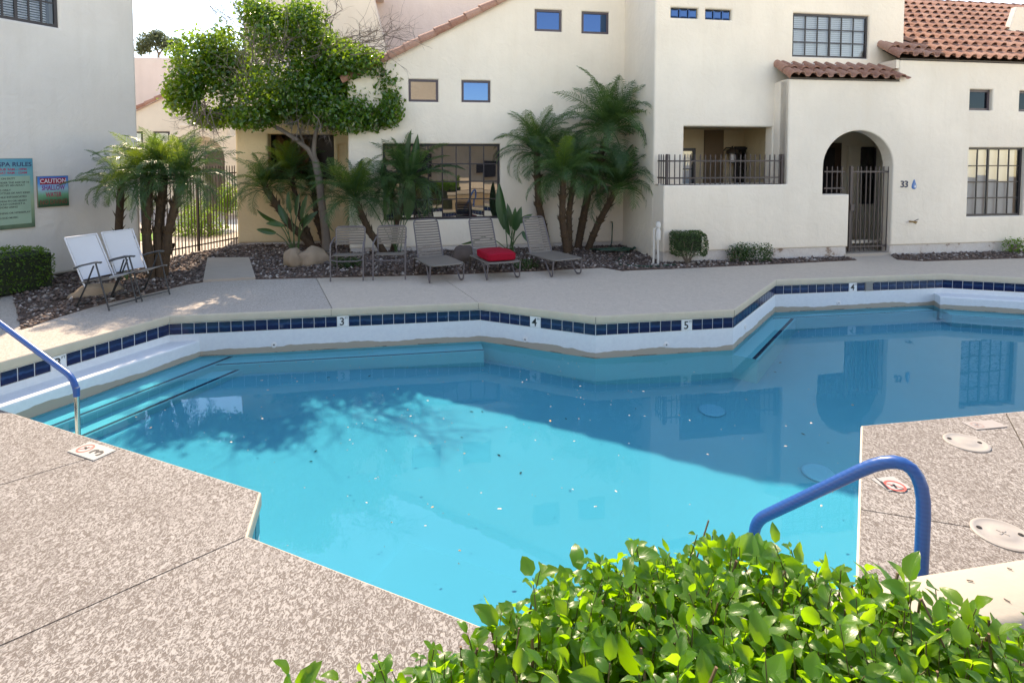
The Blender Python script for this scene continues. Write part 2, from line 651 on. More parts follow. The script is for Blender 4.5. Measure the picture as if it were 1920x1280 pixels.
# ================================================================== ground, deck and pool
V2 = lambda p: Vector((p[0], p[1]))
pl = [G(0, 679), G(317, 592), G(900, 567), G(1117, 593), G(1377, 580), G(1456, 524), G(1769, 513), G(1920, 520.5)]
nl = [G(118, 803), G(490, 921), G(465, 1003), G(860, 1155)]
pn = [G(1920, 769), G(1614, 797), G(1605, 1075)]


def meet(a, b, c, d):
    a, b, c, d = V2(a), V2(b), V2(c), V2(d)
    r, s = b - a, d - c
    t = ((c - a).x * s.y - (c - a).y * s.x) / (r.x * s.y - r.y * s.x)
    return a + r * t


c0 = meet(pl[1], pl[0], nl[1], nl[0])                 # far-left corner of the pool, out of frame
d78 = (V2(pl[7]) - V2(pl[6])).normalized(); e7 = V2(pl[6]) + d78 * 8.0
d9 = (V2(pn[0]) - V2(pn[1])).normalized(); e9 = V2(pn[1]) + d9 * 8.0
c12 = meet(pn[1], pn[2], nl[2], nl[3])
# clockwise from above, water on the right-hand side
POOL = [c0] + [V2(p) for p in pl[1:7]] + [e7, e9] + [V2(pn[1]), c12, V2(nl[2]), V2(nl[1])]


def inset(poly, e):       # e > 0 moves towards the water
    return [Vector(p) for p in offset_poly([tuple(p) for p in poly], e)]


def clip_mesh(poly, cuts, z0, z1):
    """slab pieces of a deck polygon, split along the control joints (pairs of plan points)."""
    pieces = []
    poly = [Vector((p[0], p[1], 0)) for p in poly]
    if area2(poly) < 0: poly = poly[::-1]

    def start():
        bm = bmesh.new()
        vs = [bm.verts.new((p.x, p.y, z1)) for p in poly]
        for t in tessellate_polygon([poly]): bm.faces.new([vs[i] for i in orient(t, poly)])
        return bm
    todo = [start()]
    for a, b in cuts:
        a, b = V2(a), V2(b); d = (b - a).normalized(); nn = Vector((d.y, -d.x, 0)); nxt = []
        for bm in todo:
            for sg in (1, -1):
                c = bm.copy()
                bmesh.ops.bisect_plane(c, geom=c.verts[:] + c.edges[:] + c.faces[:], dist=1e-5, plane_co=Vector((a.x, a.y, 0)) + nn * sg * .005,
                                       plane_no=nn * sg, clear_inner=True)
                if c.faces: nxt.append(c)
                else: c.free()
            bm.free()
        todo = nxt
    for bm in todo:
        bd = [e for e in bm.edges if e.is_boundary]
        r = bmesh.ops.extrude_edge_only(bm, edges=bd)
        for v in r['geom']:
            if isinstance(v, bmesh.types.BMVert): v.co.z = z0
        bmesh.ops.recalc_face_normals(bm, faces=bm.faces[:])
        me = bpy.data.meshes.new('slab'); bm.to_mesh(me); bm.free()
        if sum(p.area * p.normal.z for p in me.polygons) < 0: me.flip_normals()
        pieces.append(me)
    return pieces


IN = -.014        # slab tops stop this far behind the water edge; the coping nose takes over
ring = inset(POOL, IN)
i0, i6 = 0, 6
XL, XR, YB, YT = -16.0, 20.0, -12.0, 24.0
Lend = Vector((XL, ring[0].y + (ring[0].x - XL) * .05))
farpoly = [Lend] + ring[0:8] + [Vector((XR, ring[7].y)), Vector((XR, YT)), Vector((XL, YT))]
joinL = ring[0]
nearpoly = [Vector((XL, YB)), Vector((ring[10].x, YB)), ring[10], ring[11], ring[12], ring[0], Lend]
penpoly = [Vector((ring[10].x, YB)), Vector((XR, YB)), Vector((XR, ring[8].y)), ring[8], ring[9], ring[10]]
deck = thing('pool_deck', None, None, (0, 0, 0), kind='structure')
del_keys = [k for k in ('label', 'category') if k in deck.keys()]
J1 = (G(595, 525), G(622, 577)); J2 = (G(835, 525), G(897, 567))
J0 = (G(1456, 524), G(1410, 500)); JL = (G(0, 640), G(125, 585))
slabs = [(farpoly, [J1, J2], 'far'), (nearpoly, [(G(232, 839), G(0, 909)), (G(463, 1004), G(90, 1170))], 'near'),
         (penpoly, [(G(1611, 954), G(1815, 987)), (G(1885, 772), G(1920, 838))], 'pen')]
for poly, cuts, w in slabs:
    for me in clip_mesh(poly, cuts, -.09, 0.0):
        cx = sum((v.co.x for v in me.vertices)) / len(me.vertices)
        mt = M_DECK
        if w == 'far':
            left = all((V2(v.co) - V2(J1[0])).dot(Vector((V2(J1[1]) - V2(J1[0])).orthogonal())) <= .02 for v in me.vertices)
            right = all((V2(v.co) - V2(J1[0])).dot(Vector((V2(J1[1]) - V2(J1[0])).orthogonal())) >= -.02 for v in me.vertices)
            westmost = min(v.co.x for v in me.vertices)
            mt = M_DECKM if westmost < XL + 1 else M_DECKF
        me.materials.append(mt)
        link('slab', me, deck, (0, 0, 0))


def ringmesh(mb, e0, z0, e1, z1):
    a, b = inset(POOL, e0), inset(POOL, e1)
    mb.grid([[(p.x, p.y, z1) for p in b], [(p.x, p.y, z0) for p in a]], close=True)


# the cantilevered coping: rounded nose, plain face
mb = MB()
prof = [(-.018, -.003), (-.011, -.0005), (-.006, -.004), (-.002, -.012), (0, -.024), (0, -.09), (-.004, -.104), (-.014, -.112), (-.03, -.114)]
rows = [[(p.x, p.y, z) for p in inset(POOL, e)] for e, z in prof]
mb.grid(rows[::-1], close=True)
mb.build('coping', M_COPE, deck, smooth=True)
for jx in (J1[1], J2[1], pl[3], pl[4], pl[5]):
    k_ = min(range(1, 6), key=lambda i: min((V2(jx) - POOL[i].lerp(POOL[i + 1], t / 40)).length for t in range(41)))
    d_ = (POOL[k_ + 1] - POOL[k_]).normalized(); n_ = Vector((d_.y, -d_.x)); q_ = POOL[k_] + d_ * max(.004, (V2(jx) - POOL[k_]).dot(d_))
    MB().box((q_.x - n_.x * .010, q_.y - n_.y * .010, -.058), (.006, .0225, .092), (Vector((d_.x, d_.y, 0)), Vector((n_.x, n_.y, 0)), Vector((0, 0, 1)))).build('joint_gap_line', M_BASEC, deck)  # dark strip on the face stands for the shaded joint gap
# ground under everything, with a hole for the pool
outer = [Vector((-60, -40, 0)), Vector((60, -40, 0)), Vector((60, 90, 0)), Vector((-60, 90, 0))]
hole = [Vector((p.x, p.y, 0)) for p in inset(POOL, -.12)]
hole = hole if area2(hole) > 0 else hole[::-1]
flat = outer + hole
tr = tessellate_polygon([outer, hole])
M_SOIL = plain('desert_soil', (.33, .24, .17), .95, .25, 2.5, .2, 0, .5, 30)
g_ = MB().add([(p.x, p.y, -.075) for p in flat], [orient(t, flat) for t in tr]).build('ground', M_SOIL)
g_['kind'] = 'structure'

# ---- basin
ZW, ZT0, ZT1 = -.585, -.270, -.114
basin = thing('pool_basin', None, None, (0, 0, 0), kind='structure')
TP = inset(POOL, -.020)                                # face of the grout bed
mb = MB(); ringmesh(mb, -.020, ZT0, -.020, -.10)
mb.build('grout_bed', M_GROUT, basin)
# plaster shell: walls down to a floor that falls from the shallow left to the deep right


def floor_z(x, y):
    xs, zs = (-9, -3.2, -2.0, .4, 2.4, 3.6, 5.8, 20), (-1.08, -1.08, -1.14, -1.40, -1.68, -1.66, -1.45, -1.3)
    return float(np.interp(x, xs, zs))


mb = MB()
wall_in = inset(POOL, -.016)
wt_, wb_ = [], []
for i, p in enumerate(wall_in):
    q = wall_in[(i + 1) % len(wall_in)]
    k = max(1, int((q - p).length / .4))
    for j in range(k):
        w = p.lerp(q, j / k)
        wt_.append((w.x, w.y, ZT0)); wb_.append((w.x, w.y, -2.0))
mb.grid([wt_, wb_], close=True)
mb.build('plaster_wall', M_PLAS, basin)
mb = MB(); nx, ny = 110, 30
mb.grid([[(-7 + 22 * i / nx, 1.5 + 10.5 * j / ny, floor_z(-7 + 22 * i / nx, 0)) for i in range(nx + 1)] for j in range(ny + 1)])
fl = mb.build('plaster_floor', M_FLOOR, basin, smooth='all')

# ---- water-line tiles, one by one
tile_mesh = {}


def tile_me(w, mat, name):
    k = (round(w, 3), name)
    if k not in tile_mesh:
        h, c, t = .147, .006, .009
        a, b = w / 2, h / 2
        vs = [(-a, -b, 0), (a, -b, 0), (a, b, 0), (-a, b, 0), (-a, -b, t - c), (a, -b, t - c), (a, b, t - c), (-a, b, t - c),
              (-a + c, -b + c, t), (a - c, -b + c, t), (a - c, b - c, t), (-a + c, b - c, t)]
        fs = [(8, 9, 10, 11)] + [(i, (i + 1) % 4, 4 + (i + 1) % 4, 4 + i) for i in range(4)] + [(4 + i, 4 + (i + 1) % 4, 8 + (i + 1) % 4, 8 + i) for i in range(4)]
        tile_mesh[k] = MB().add(vs, fs).mesh(name, mat)
    return tile_mesh[k]


zc = (ZT0 + ZT1) / 2
marks = [(108, 672, '3'), (642, 603, '3'), (1012, 606, '4'), (1287, 609, '5'), (1593, 541, '4')]
skim = G(1655, 524)
digit_m = {d: text_mesh(d, .155, M_DIGIT, .012, .001) for d in '345'}
ft_m = text_mesh('FT', .042, M_DIGIT, .004, .001)
for i in range(0, 13):
    a, b = TP[i], TP[(i + 1) % 13]
    L = (b - a).length; d = (b - a) / L
    if i in (7, 8): continue                           # the far right of the pool is out of frame
    n_ = max(1, round(L / .1565)); pitch = L / n_
    nrm = Vector((d.y, -d.x))                          # into the water
    lim = n_
    if i == 6: lim = 14
    special = {}
    for mx_, my_, ch in marks:
        w_ = AY(mx_, my_, 1)
        # the marker sits where the pixel's vertical plane meets this run
        r_ = ray(mx_, my_); den = r_.x * d.y - r_.y * d.x
        if abs(den) < 1e-6: continue
        t_ = (a.x * d.y - a.y * d.x) / den
        s_ = (Vector((r_.x * t_, r_.y * t_)) - a).dot(d)
        z_ = CAMH + r_.z * t_
        if t_ > 0 and 0 < s_ < L and -.35 < z_ < -.05: special[min(n_ - 1, int(s_ / pitch))] = ch
    sk = -1
    if i == 5:
        sk = int((V2(skim) - a).dot(d) / pitch)
    for k in range(lim):
        c = a + d * ((k + .5) * pitch)
        Mx = Matrix(((d.x, 0, nrm.x, c.x), (d.y, 0, nrm.y, c.y), (0, 1, 0, zc), (0, 0, 0, 1)))
        # looking from the water, local x must run to the right: flip
        Mx = Mx @ Matrix.Rotation(0, 4, 'Y')
        if k == sk: continue
        if k in special:
            o = link('depth_marker', tile_me(pitch - .003, M_MARK, 'depth_marker'), basin, None, Mx)
            ch = special[k]
            link('digit', digit_m[ch], o, None, Mx @ Matrix.Translation((-.012, -.005, .0105)))
            link('digit', ft_m, o, None, Mx @ Matrix.Translation((.048, .045, .0105)))
        else:
            link('tile', tile_me(pitch - .008, M_TILE, 'tile'), basin, None, Mx)
    if sk >= 0:                                        # skimmer throat in place of one tile
        c = a + d * ((sk + .5) * pitch); ax = (Vector((d.x, d.y, 0)), Vector((nrm.x, nrm.y, 0)), Vector((0, 0, 1)))
        mb = MB()
        mb.box(Vector((c.x, c.y, zc)) + ax[1] * .002, (pitch, .004, .15), ax)
        mb.box(Vector((c.x, c.y, zc - .062)) + ax[1] * .014, (pitch, .02, .018), ax)
        mb.box(Vector((c.x, c.y, zc + .068)) + ax[1] * .010, (pitch, .014, .012), ax)
        mb.box(Vector((c.x, c.y, zc)) + ax[1] * .012 - ax[0] * (pitch / 2 - .006), (.012, .016, .15), ax)
        mb.build('skimmer_mouth', plain('skimmer_grey', (.22, .22, .21), .6), basin)


# ---- steps, benches and their blue nosing lines
def strip(i, d0, d1, s0, s1, z, name='step', line=True, lw=.05, thick=.6, mat=None):
    """a level shelf beside run i of the wall, from d0 to d1 out from it, s0..s1 along it."""
    a, b = V2(POOL[i]), V2(POOL[(i + 1) % 13]); d = (b - a).normalized(); n = Vector((d.y, -d.x))
    P = lambda s, e: a + d * s + n * e
    mb = MB()
    r = .02
    prof_ = [(d0, z), (d1 - r, z), (d1 - r * .3, z - r * .3), (d1, z - r), (d1, z - thick)]
    mb.grid([[(P(s0, e).x, P(s0, e).y, zz) for e, zz in prof_], [(P(s1, e).x, P(s1, e).y, zz) for e, zz in prof_]][::-1])
    for s_, fl_ in ((s0, 0), (s1, 1)):
        q = [(P(s_, e).x, P(s_, e).y, zz) for e, zz in prof_] + [(P(s_, d0).x, P(s_, d0).y, z - thick)]
        mb.add(q, [tuple(range(len(q)))[::(1 if fl_ else -1)]])
    o = mb.build(name, mat or M_PLAS, basin)
    if line:
        m2 = MB(); e0, e1 = d1 - .025 - lw, d1 - .025
        m2.grid([[(*P(s0, e0), z + .004), (*P(s0, e1), z + .004)], [(*P(s1, e0), z + .004), (*P(s1, e1), z + .004)]][::-1])
        m2.build('nosing_line', M_NOSE, o)
    return o


L0 = (V2(POOL[1]) - V2(POOL[0])).length


def off_from(i, P):
    a, b = V2(POOL[i]), V2(POOL[(i + 1) % 13]); d = (b - a).normalized()
    return (V2(P) - a).dot(Vector((d.y, -d.x)))


o1 = .5 * (off_from(0, G(135, 716, -.36)) + off_from(0, G(300, 664, -.36)))
Z2, Z3_ = -.665, -.90
o2 = .5 * (off_from(0, GW(140, 785, Z2)) + off_from(0, GW(330, 712, Z2)))
o3 = .5 * (off_from(0, GW(200, 803, Z3_)) + off_from(0, GW(430, 702, Z3_)))
zl = -.70
ob = .5 * (off_from(1, GW(560, 677, zl)) + off_from(1, GW(800, 664, zl)))
d6 = off_from(6, G(1820, 558, -.36))
bz = -.78
o4 = off_from(4, GW(1465, 627, bz)); o5 = off_from(5, GW(1600, 591, bz))
dn = off_from(10, GW(880, 1032, -1.05))
print('step offsets', o1, o2, o3, 'ledge', ob, 'bench', o4, o5, 'right', d6, 'near', dn)
L1 = (V2(POOL[2]) - V2(POOL[1])).length
L3, L4, L5 = [(V2(POOL[i + 1]) - V2(POOL[i])).length for i in (3, 4, 5)]
strip(0, -.02, o1, -.1, L0 + .3, -.36, line=False)
strip(0, o1 - .01, o2, -.1, L0 + .45, Z2, thick=.7)
strip(0, o2 - .01, o3, -.1, L0 + .75, Z3_, thick=.5)
strip(1, -.02, max(.08, ob), .35, L1 + .02, zl, 'ledge', lw=.035, thick=.7)
strip(4, -.02, max(.2, o4), .0, L4 - .02, bz, 'swim_bench', lw=.05, thick=1.0)
strip(5, -.02, max(.12, o5), -.15, L5 - .3, bz - .002, 'swim_bench', lw=.03, thick=1.0)
strip(6, -.02, max(.3, d6), -.15, 3.0, -.36, line=False, thick=.9)
strip(6, .2, max(.3, d6) + .36, -.1, 3.0, -.70, thick=.9, lw=.03)
Ln = (V2(POOL[11]) - V2(POOL[10])).length
strip(10, -.02, dn, .75, Ln - .1, -1.20, 'swim_bench', line=False, thick=.4, mat=M_FLOOR)

# ---- return fittings, drains
def fitting(x, y, i, dk=True):
    r_ = ray(x, y); a, b = TP[i], TP[(i + 1) % 13]; d = (b - a).normalized()
    den = r_.x * d.y - r_.y * d.x; t = (a.x * d.y - a.y * d.x) / den
    P = CAMP + r_ * t; n = Vector((d.y, -d.x, 0)); u_ = Vector((d.x, d.y, 0)); P = P + n * .003
    mb = MB(); K = 14
    rows = []
    for rr, hh in ((.042, 0), (.042, .008), (.03, .014), (.012, .014), (.012, .004)):
        rows.append([P + u_ * rr * math.cos(2 * math.pi * k / K) + Vector((0, 0, 1)) * rr * math.sin(2 * math.pi * k / K) + n * hh for k in range(K)])
    mb.grid(rows, close=True)
    mb.mat(1).add(rows[-1], [tuple(range(K))])
    mb.build('return_fitting', [M_WHITE, M_BLACK], basin)


for x, y, i in ((514, 646, 1), (985, 636, 2), (1249, 646, 3), (1572, 568, 5), (1397, 612, 4)): fitting(x, y, i)
for x, y, kind in ((1022, 673, 'ring'), (1335, 770, 'disc'), (1535, 887, 'disc')):
    P = GW(x, y, -1.4); P = GW(x, y, floor_z(P.x, P.y) + .01)
    z = floor_z(P.x, P.y) + .012
    mb = MB()
    if kind == 'ring':
        mb.lathe([(.20, 0), (.20, .03), (.17, .04), (.13, .04), (.12, 0)], (P.x, P.y, z), 24)
        mb.build('drain_cover', plain('drain_grey', (.10, .14, .15), .6), basin)
    else:
        mb.lathe([(.16, 0), (.16, .02), (.14, .03), (.02, .035)], (P.x, P.y, z), 24)
        mb.build('drain_cover', plain('drain_cover_blue', (.22, .60, .74), .6), basin)

# ---- water
mb = MB()
wp = inset(POOL, -.018)
mb.prism([tuple(p) for p in wp], -1.95, ZW, sides=False)
w_ = mb.build('pool_water', M_WATER); w_['kind'] = 'structure'
w_.cycles.is_caustics_caster = True
w_.data.polygons.foreach_set('use_smooth', [True] * len(w_.data.polygons))
for o in bpy.data.objects:
    if o.parent == basin or (o.parent and o.parent.parent == basin): o.cycles.is_caustics_receiver = True
# floating petals, seed husks and bits of leaf
mb = MB(); rr = random.Random(3)
wpv = [Vector((p.x, p.y, 0)) for p in inset(POOL, .15)]


def inside(p, poly):
    c = False; j = len(poly) - 1
    for i in range(len(poly)):
        a, b = poly[i], poly[j]
        if (a[1] > p[1]) != (b[1] > p[1]) and p[0] < (b[0] - a[0]) * (p[1] - a[1]) / (b[1] - a[1]) + a[0]: c = not c
        j = i
    return c


cl = [(rr.uniform(-3, 3), rr.uniform(3, 8), rr.uniform(.3, 1.0)) for _ in range(16)]
for k in range(400):
    if rr.random() < .6:
        cx, cy, sg = rr.choice(cl); p = (rr.gauss(cx, sg), rr.gauss(cy, sg))
    else: p = (rr.uniform(-4, 5), rr.uniform(2.2, 9))
    if not inside(p, wpv): continue
    s_ = rr.choice([.003, .003, .004, .005, .006, .009]) * rr.uniform(.7, 1.3); a = rr.uniform(0, 6.28); el = rr.uniform(1, 2.2)
    mb.mat(rr.choice([0, 0, 0, 0, 1]))
    vs = []
    for t in range(5):
        aa = t * 2 * math.pi / 5
        lx, ly = s_ * el * math.cos(aa), s_ * math.sin(aa)
        vs.append((p[0] + lx * math.cos(a) - ly * math.sin(a), p[1] + lx * math.sin(a) + ly * math.cos(a), ZW + .003 + rr.uniform(0, .003)))
    vs.append((p[0], p[1], ZW + .008))
    mb.add(vs, [(t, (t + 1) % 5, 5) for t in range(5)])
o = mb.build('floating_debris', [plain('petal', (.50, .46, .38), .6), plain('husk', (.45, .28, .12), .7)]); o['kind'] = 'stuff'
# drowned leaves lying on the floor
mb = MB()
for k in range(34):
    p = (rr.uniform(-3, 4.5), rr.uniform(2.4, 8.5))
    if not inside(p, wpv): continue
    a = rr.uniform(0, 6.28); s_ = rr.uniform(.015, .032); z = floor_z(*p) + .012
    d_ = Vector((math.cos(a), math.sin(a), 0)); e_ = Vector((-d_.y, d_.x, 0)) * .4; p = Vector((p[0], p[1], z))
    mb.add([p - d_ * s_, p + e_ * s_ + Vector((0, 0, .004)), p + d_ * s_ * 1.2, p - e_ * s_ + Vector((0, 0, .006))], [(0, 3, 2, 1)])
o = mb.build('sunken_leaves', plain('sunken_leaf', (.06, .06, .03), .8)); o['kind'] = 'stuff'

# ---- flat marker tiles in the deck and skimmer lids
M_LID = plain('lid_plastic', (.34, .315, .285), .5, .05, 15, .4, 0, .1, 90)


def deck_sign(name, x, y, w, h, ang, label, fade=0.0):
    P = G(x, y, .004); t = thing(name, label, 'depth sign', P)
    u_ = dv(ang); v_ = Vector((-u_.y, u_.x, 0)); z_ = Vector((0, 0, 1))
    mw = plain('marker_tile_sunlit', (.38, .37, .35), .4, .08, 30) if not fade else plain('marker_faded', (.33, .30, .28), .6, .12, 25)
    mr = M_RED if not fade else plain('print_red_faded', (.33, .235, .21), .6)
    md = M_DIGIT if not fade else plain('print_faded', (.24, .24, .25), .6)
    MB().box(P, (w, h, .006), (u_, v_, z_)).build('plate', mw, t)
    mb = MB(); c = P + z_ * .0045 - u_ * w * .24
    K = 20; r0, r1 = h * .30, h * .38
    mb.grid([[c + (u_ * math.cos(2 * math.pi * k / K) + v_ * math.sin(2 * math.pi * k / K)) * r for k in range(K)] for r in (r0, r1)], close=True)
    mb.beam(c - (u_ + v_) * r0 * .7, c + (u_ + v_) * r0 * .7, .006, .001)
    mb.build('no_diving_ring', mr, t)
    mb = MB()                                          # the little diver
    mb.beam(c - u_ * r0 * .5 + v_ * r0 * .25, c + u_ * r0 * .35 - v_ * r0 * .1, .014, .001)
    mb.beam(c + u_ * r0 * .1, c + u_ * r0 * .1 + v_ * r0 * .5, .008, .001)
    mb.build('diver_symbol', md, t)
    return t, P, u_, v_, md


t, P, u_, v_, md = deck_sign('depth_marker_plate', 172, 845, .31, .155, 113.8, 'white deck tile with a 3 and a red no-diving ring on the near left edge')
Mx = Matrix(((u_.x, v_.x, 0, P.x + u_.x * .07), (u_.y, v_.y, 0, P.y + u_.y * .07), (0, 0, 1, P.z + .0045), (0, 0, 0, 1)))
link('digit', digit_m['3'], t, None, Mx @ Matrix.Rotation(R(90), 4, 'Z'))
t, P, u_, v_, md = deck_sign('depth_marker_plate', 1670, 906, .14, .17, -10, 'small white no-diving tile behind the blue rail on the right deck')
MB().beam(P + v_ * .075 - u_ * .06 + Vector((0, 0, .0045)), P + v_ * .05 + u_ * .03 + Vector((0, 0, .0045)), .018, .001).beam(
    P + v_ * .055 + u_ * .02 + Vector((0, 0, .0046)), P + v_ * .05 + u_ * .075 + Vector((0, 0, .0046)), .008, .001).build('arrow_symbol', md, t)
t, P, u_, v_, md = deck_sign('depth_marker_plate', 1846, 796, .29, .12, 98.5 - 90 + 72, 'worn pale no-diving tile at the water edge of the right deck', .6)
for (x, y, r, lab, ctr) in ((1812, 830, .145, 'round cream skimmer lid nearer the water on the right deck', False),
                            (1880, 1002, .150, 'round cream skimmer lid with a moulded centre near the low wall', True)):
    P = G(x, y, 0)
    t = thing('skimmer_lid', lab, 'skimmer lid', P, 'skimmer lids in the right deck')
    mb = MB(); mb.lathe([(r, 0.0), (r, .006), (r - .008, .010), (r - .02, .010), (r - .024, .007), (r * .45, .0085), (r * .42, .011), (.02, .012)], P, 32)
    mb.build('lid', M_LID, t, smooth=True)
    for sx in (-1, 1):
        q = P + Vector((sx * r * .62, -sx * r * .22 + .02, .0085))
        MB().lathe([(.014, 0), (.014, .003)], q, 10).build('screw_hole', M_BLACK, t)
    if ctr:
        mb = MB()
        for a in (.5, 2.1): mb.beam(P + Vector((math.cos(a), math.sin(a), 0)) * .03 + Vector((0, 0, .013)), P - Vector((math.cos(a), math.sin(a), 0)) * .03 + Vector((0, 0, .013)), .008, .004)
        mb.build('moulded_cross', M_LID, t)


# ---- blue vinyl grab rails
def arc(pts, r, n=7):
    """round the corners of a polyline."""
    pts = [Vector(p) for p in pts]; out = [pts[0]]
    for i in range(1, len(pts) - 1):
        a, b, c = pts[i - 1], pts[i], pts[i + 1]
        d1, d2 = (a - b).normalized(), (c - b).normalized()
        h = math.acos(max(-1, min(1, d1.dot(d2)))) / 2
        k = min(r / math.tan(h), (a - b).length * .48, (c - b).length * .48)
        p, q = b + d1 * k, b + d2 * k
        for j in range(n + 1):
            t = j / n
            out.append((p * (1 - t) + b * t) * (1 - t) + (b * (1 - t) + q * t) * t)
    out.append(pts[-1]); return out


def rail(name, label, post, top, low, bottom_z, rv, steel=None):
    t = thing(name, label, 'handrail', (post[0], post[1], 0), 'pool grab rails')
    path = arc([post, top, low, (low[0], low[1], bottom_z)], .20, 9)
    cut = len(path) - 1
    if steel is None: steel = low[2] - .1
    a = [p for p in path[:-1]] + [Vector((low[0], low[1], steel))]
    MB().tube(a, rv, 16).build('vinyl_grip', M_VINYL, t, smooth=True)
    MB().tube([(low[0], low[1], steel + .02), (low[0], low[1], bottom_z)], rv * .80, 14).build('steel_post', M_STEEL, t, smooth=True)
    mb = MB()
    mb.tube([(low[0], low[1], steel - .012), (low[0], low[1], steel + .016)], rv * 1.06, 16)
    mb.build('grip_collar', M_VINYL, t, smooth=True)
    MB().lathe([(rv * 2, 0), (rv * 2, .012), (rv * 1.1, .03)], (post[0], post[1], 0), 18).build('escutcheon', M_STEEL, t, smooth=True)


rail('grab_rail', 'thick blue vinyl grab rail rising from the right deck beside the hedge', (2.012, 2.72, 0), (2.018, 2.72, .80), (1.42, 3.25, .04), -1.2, .0315)
rail('grab_rail', 'blue and steel grab rail over the left pool steps', (-5.86, 5.80, 0), (-5.80, 5.77, .90), (-3.84, 4.95, .20), -.9, .0255, .115)

# ================================================================== houses
FA = 80.5
F = Fr(G(1590, 482), FA)
U_ = F.off(-.50); Gf = F.off(-2.25); Pf = F.off(-3.75)
L = Fr(G(100, 521), 25.2)
Z3 = Vector((0, 0, 1))


def win(parent, fr, px0, px1, py0, py1, cols, rows, glass, d=-.09, post=None, fw=.05, mw=.022, frame=None, blind=None, u1=None, mull=True, name='window', dark=True, box_d=.35):
    """glazed opening: returns its hole. px are photograph columns/rows surveyed on the wall."""
    u0 = fr.U(px0, (py0 + py1) / 2); u1 = fr.U(px1, (py0 + py1) / 2) if u1 is None else u1
    xm = px0
    z1 = fr.Z((px0 + min(px1, 1900)) / 2, py0); z0 = fr.Z((px0 + min(px1, 1900)) / 2, py1)
    frame = frame or M_FRAME
    mb = MB()
    for a, b in (((u0, z0), (u1, z0 + fw)), ((u0, z1 - fw), (u1, z1)), ((u0, z0 + fw), (u0 + fw, z1 - fw)), ((u1 - fw, z0 + fw), (u1, z1 - fw))):
        mb.fbox(fr, a[0], b[0], a[1], b[1], d - .03, d + .02)
    us = [u0 + fw + (u1 - u0 - 2 * fw) * k / cols for k in range(cols + 1)]
    zs = [z0 + fw + (z1 - z0 - 2 * fw) * k / rows for k in range(rows + 1)]
    if mull:
        for k in range(1, cols):
            w = fw * .9 if post and k in post else mw
            mb.fbox(fr, us[k] - w / 2, us[k] + w / 2, z0 + fw, z1 - fw, d - .012, d + (.016 if post and k in post else .008))
        for k in range(1, rows):
            mb.fbox(fr, u0 + fw, u1 - fw, zs[k] - mw / 2, zs[k] + mw / 2, d - .011, d + .006)
    f = mb.build(name, frame, parent)
    pw, ph = us[1] - us[0], zs[1] - zs[0]
    pm = MB().add([(-pw / 2, -ph / 2, 0), (pw / 2, -ph / 2, 0), (pw / 2, ph / 2, 0), (-pw / 2, ph / 2, 0)], [(0, 1, 2, 3)]).mesh('pane', glass)
    for i in range(cols):
        for j in range(rows):
            Mx = fr.M((us[i] + us[i + 1]) / 2, (zs[j] + zs[j + 1]) / 2, d - .004 + .0008 * ((i * 7 + j * 3) % 3))
            Mx = Mx @ Matrix.Rotation(RNG.normal(0, .0035), 4, 'X') @ Matrix.Rotation(RNG.normal(0, .0035), 4, 'Y')
            link('pane', pm, f, None, Mx)
    # dark room behind the glass
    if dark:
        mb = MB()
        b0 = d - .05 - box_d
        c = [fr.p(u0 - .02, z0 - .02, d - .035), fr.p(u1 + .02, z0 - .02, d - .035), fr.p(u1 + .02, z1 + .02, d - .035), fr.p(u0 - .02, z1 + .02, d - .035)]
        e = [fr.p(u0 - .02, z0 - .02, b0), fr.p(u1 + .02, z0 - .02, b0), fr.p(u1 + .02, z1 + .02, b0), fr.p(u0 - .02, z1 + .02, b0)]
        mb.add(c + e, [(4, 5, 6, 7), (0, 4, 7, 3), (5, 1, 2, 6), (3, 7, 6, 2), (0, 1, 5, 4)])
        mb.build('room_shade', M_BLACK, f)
    if blind:
        b0, b1, tilt = blind
        ua, ub = u0 + (u1 - u0) * b0, u0 + (u1 - u0) * b1
        mb = MB(); k = int((z1 - z0) / .042); h = (z1 - z0) / k
        for i in range(k):
            zc_ = z0 + h * (i + .5)
            a = R(tilt)
            dy, dz = math.cos(a) * .024, math.sin(a) * .024
            mb.add([fr.p(ua, zc_ - dz, d - .06 + dy), fr.p(ub, zc_ - dz, d - .06 + dy), fr.p(ub, zc_ + dz, d - .06 - dy), fr.p(ua, zc_ + dz, d - .06 - dy)], [(0, 1, 2, 3)])
        o = mb.build('blind', M_BLIND, f); o['kind'] = 'stuff'
    return rect(u0, z0, u1, z1)


# ---------------------------------------------------------------- clay roof tiles
def s_tile(w=.262, ln=.47, r=.075):
    """one barrel-and-pan clay tile: local x across, y up the slope, z out of the roof."""
    secs = []
    for yy, k, dz in ((-ln / 2, 1.06, .028), (ln / 2, .94, -.012)):
        row = []
        for j in range(7):
            a = math.pi * j / 6
            row.append((-r * k * math.cos(a) - w / 2 + r, yy, r * k * .95 * math.sin(a) + dz))
        row += [(-w / 2 + 2 * r + (w - 2 * r) * .35, yy, -.012 + dz), (-w / 2 + 2 * r + (w - 2 * r) * .75, yy, -.012 + dz), (w / 2 + .012, yy, .012 + dz)]
        secs.append(row)
    n = len(secs[0])
    lip = [(x, y, z - .016) for x, y, z in secs[0]]
    mb = MB(); mb.grid([lip, secs[0], secs[1]])
    return mb.mesh('roof_tile', M_TERRA, smooth=True)


S_TILE = s_tile()


def cap_tile(ln=.42, r0=.105, r1=.088):
    mb = MB(); rows = []
    for yy, r in ((-ln / 2, r0 - .014), (-ln / 2, r0), (ln / 2, r1)):
        rows.append([(-r * math.cos(math.pi * j / 8), yy, r * math.sin(math.pi * j / 8)) for j in range(9)])
    mb.grid(rows)
    return mb.mesh('rake_tile', M_TERRA, smooth=True)


CAP_T = cap_tile()


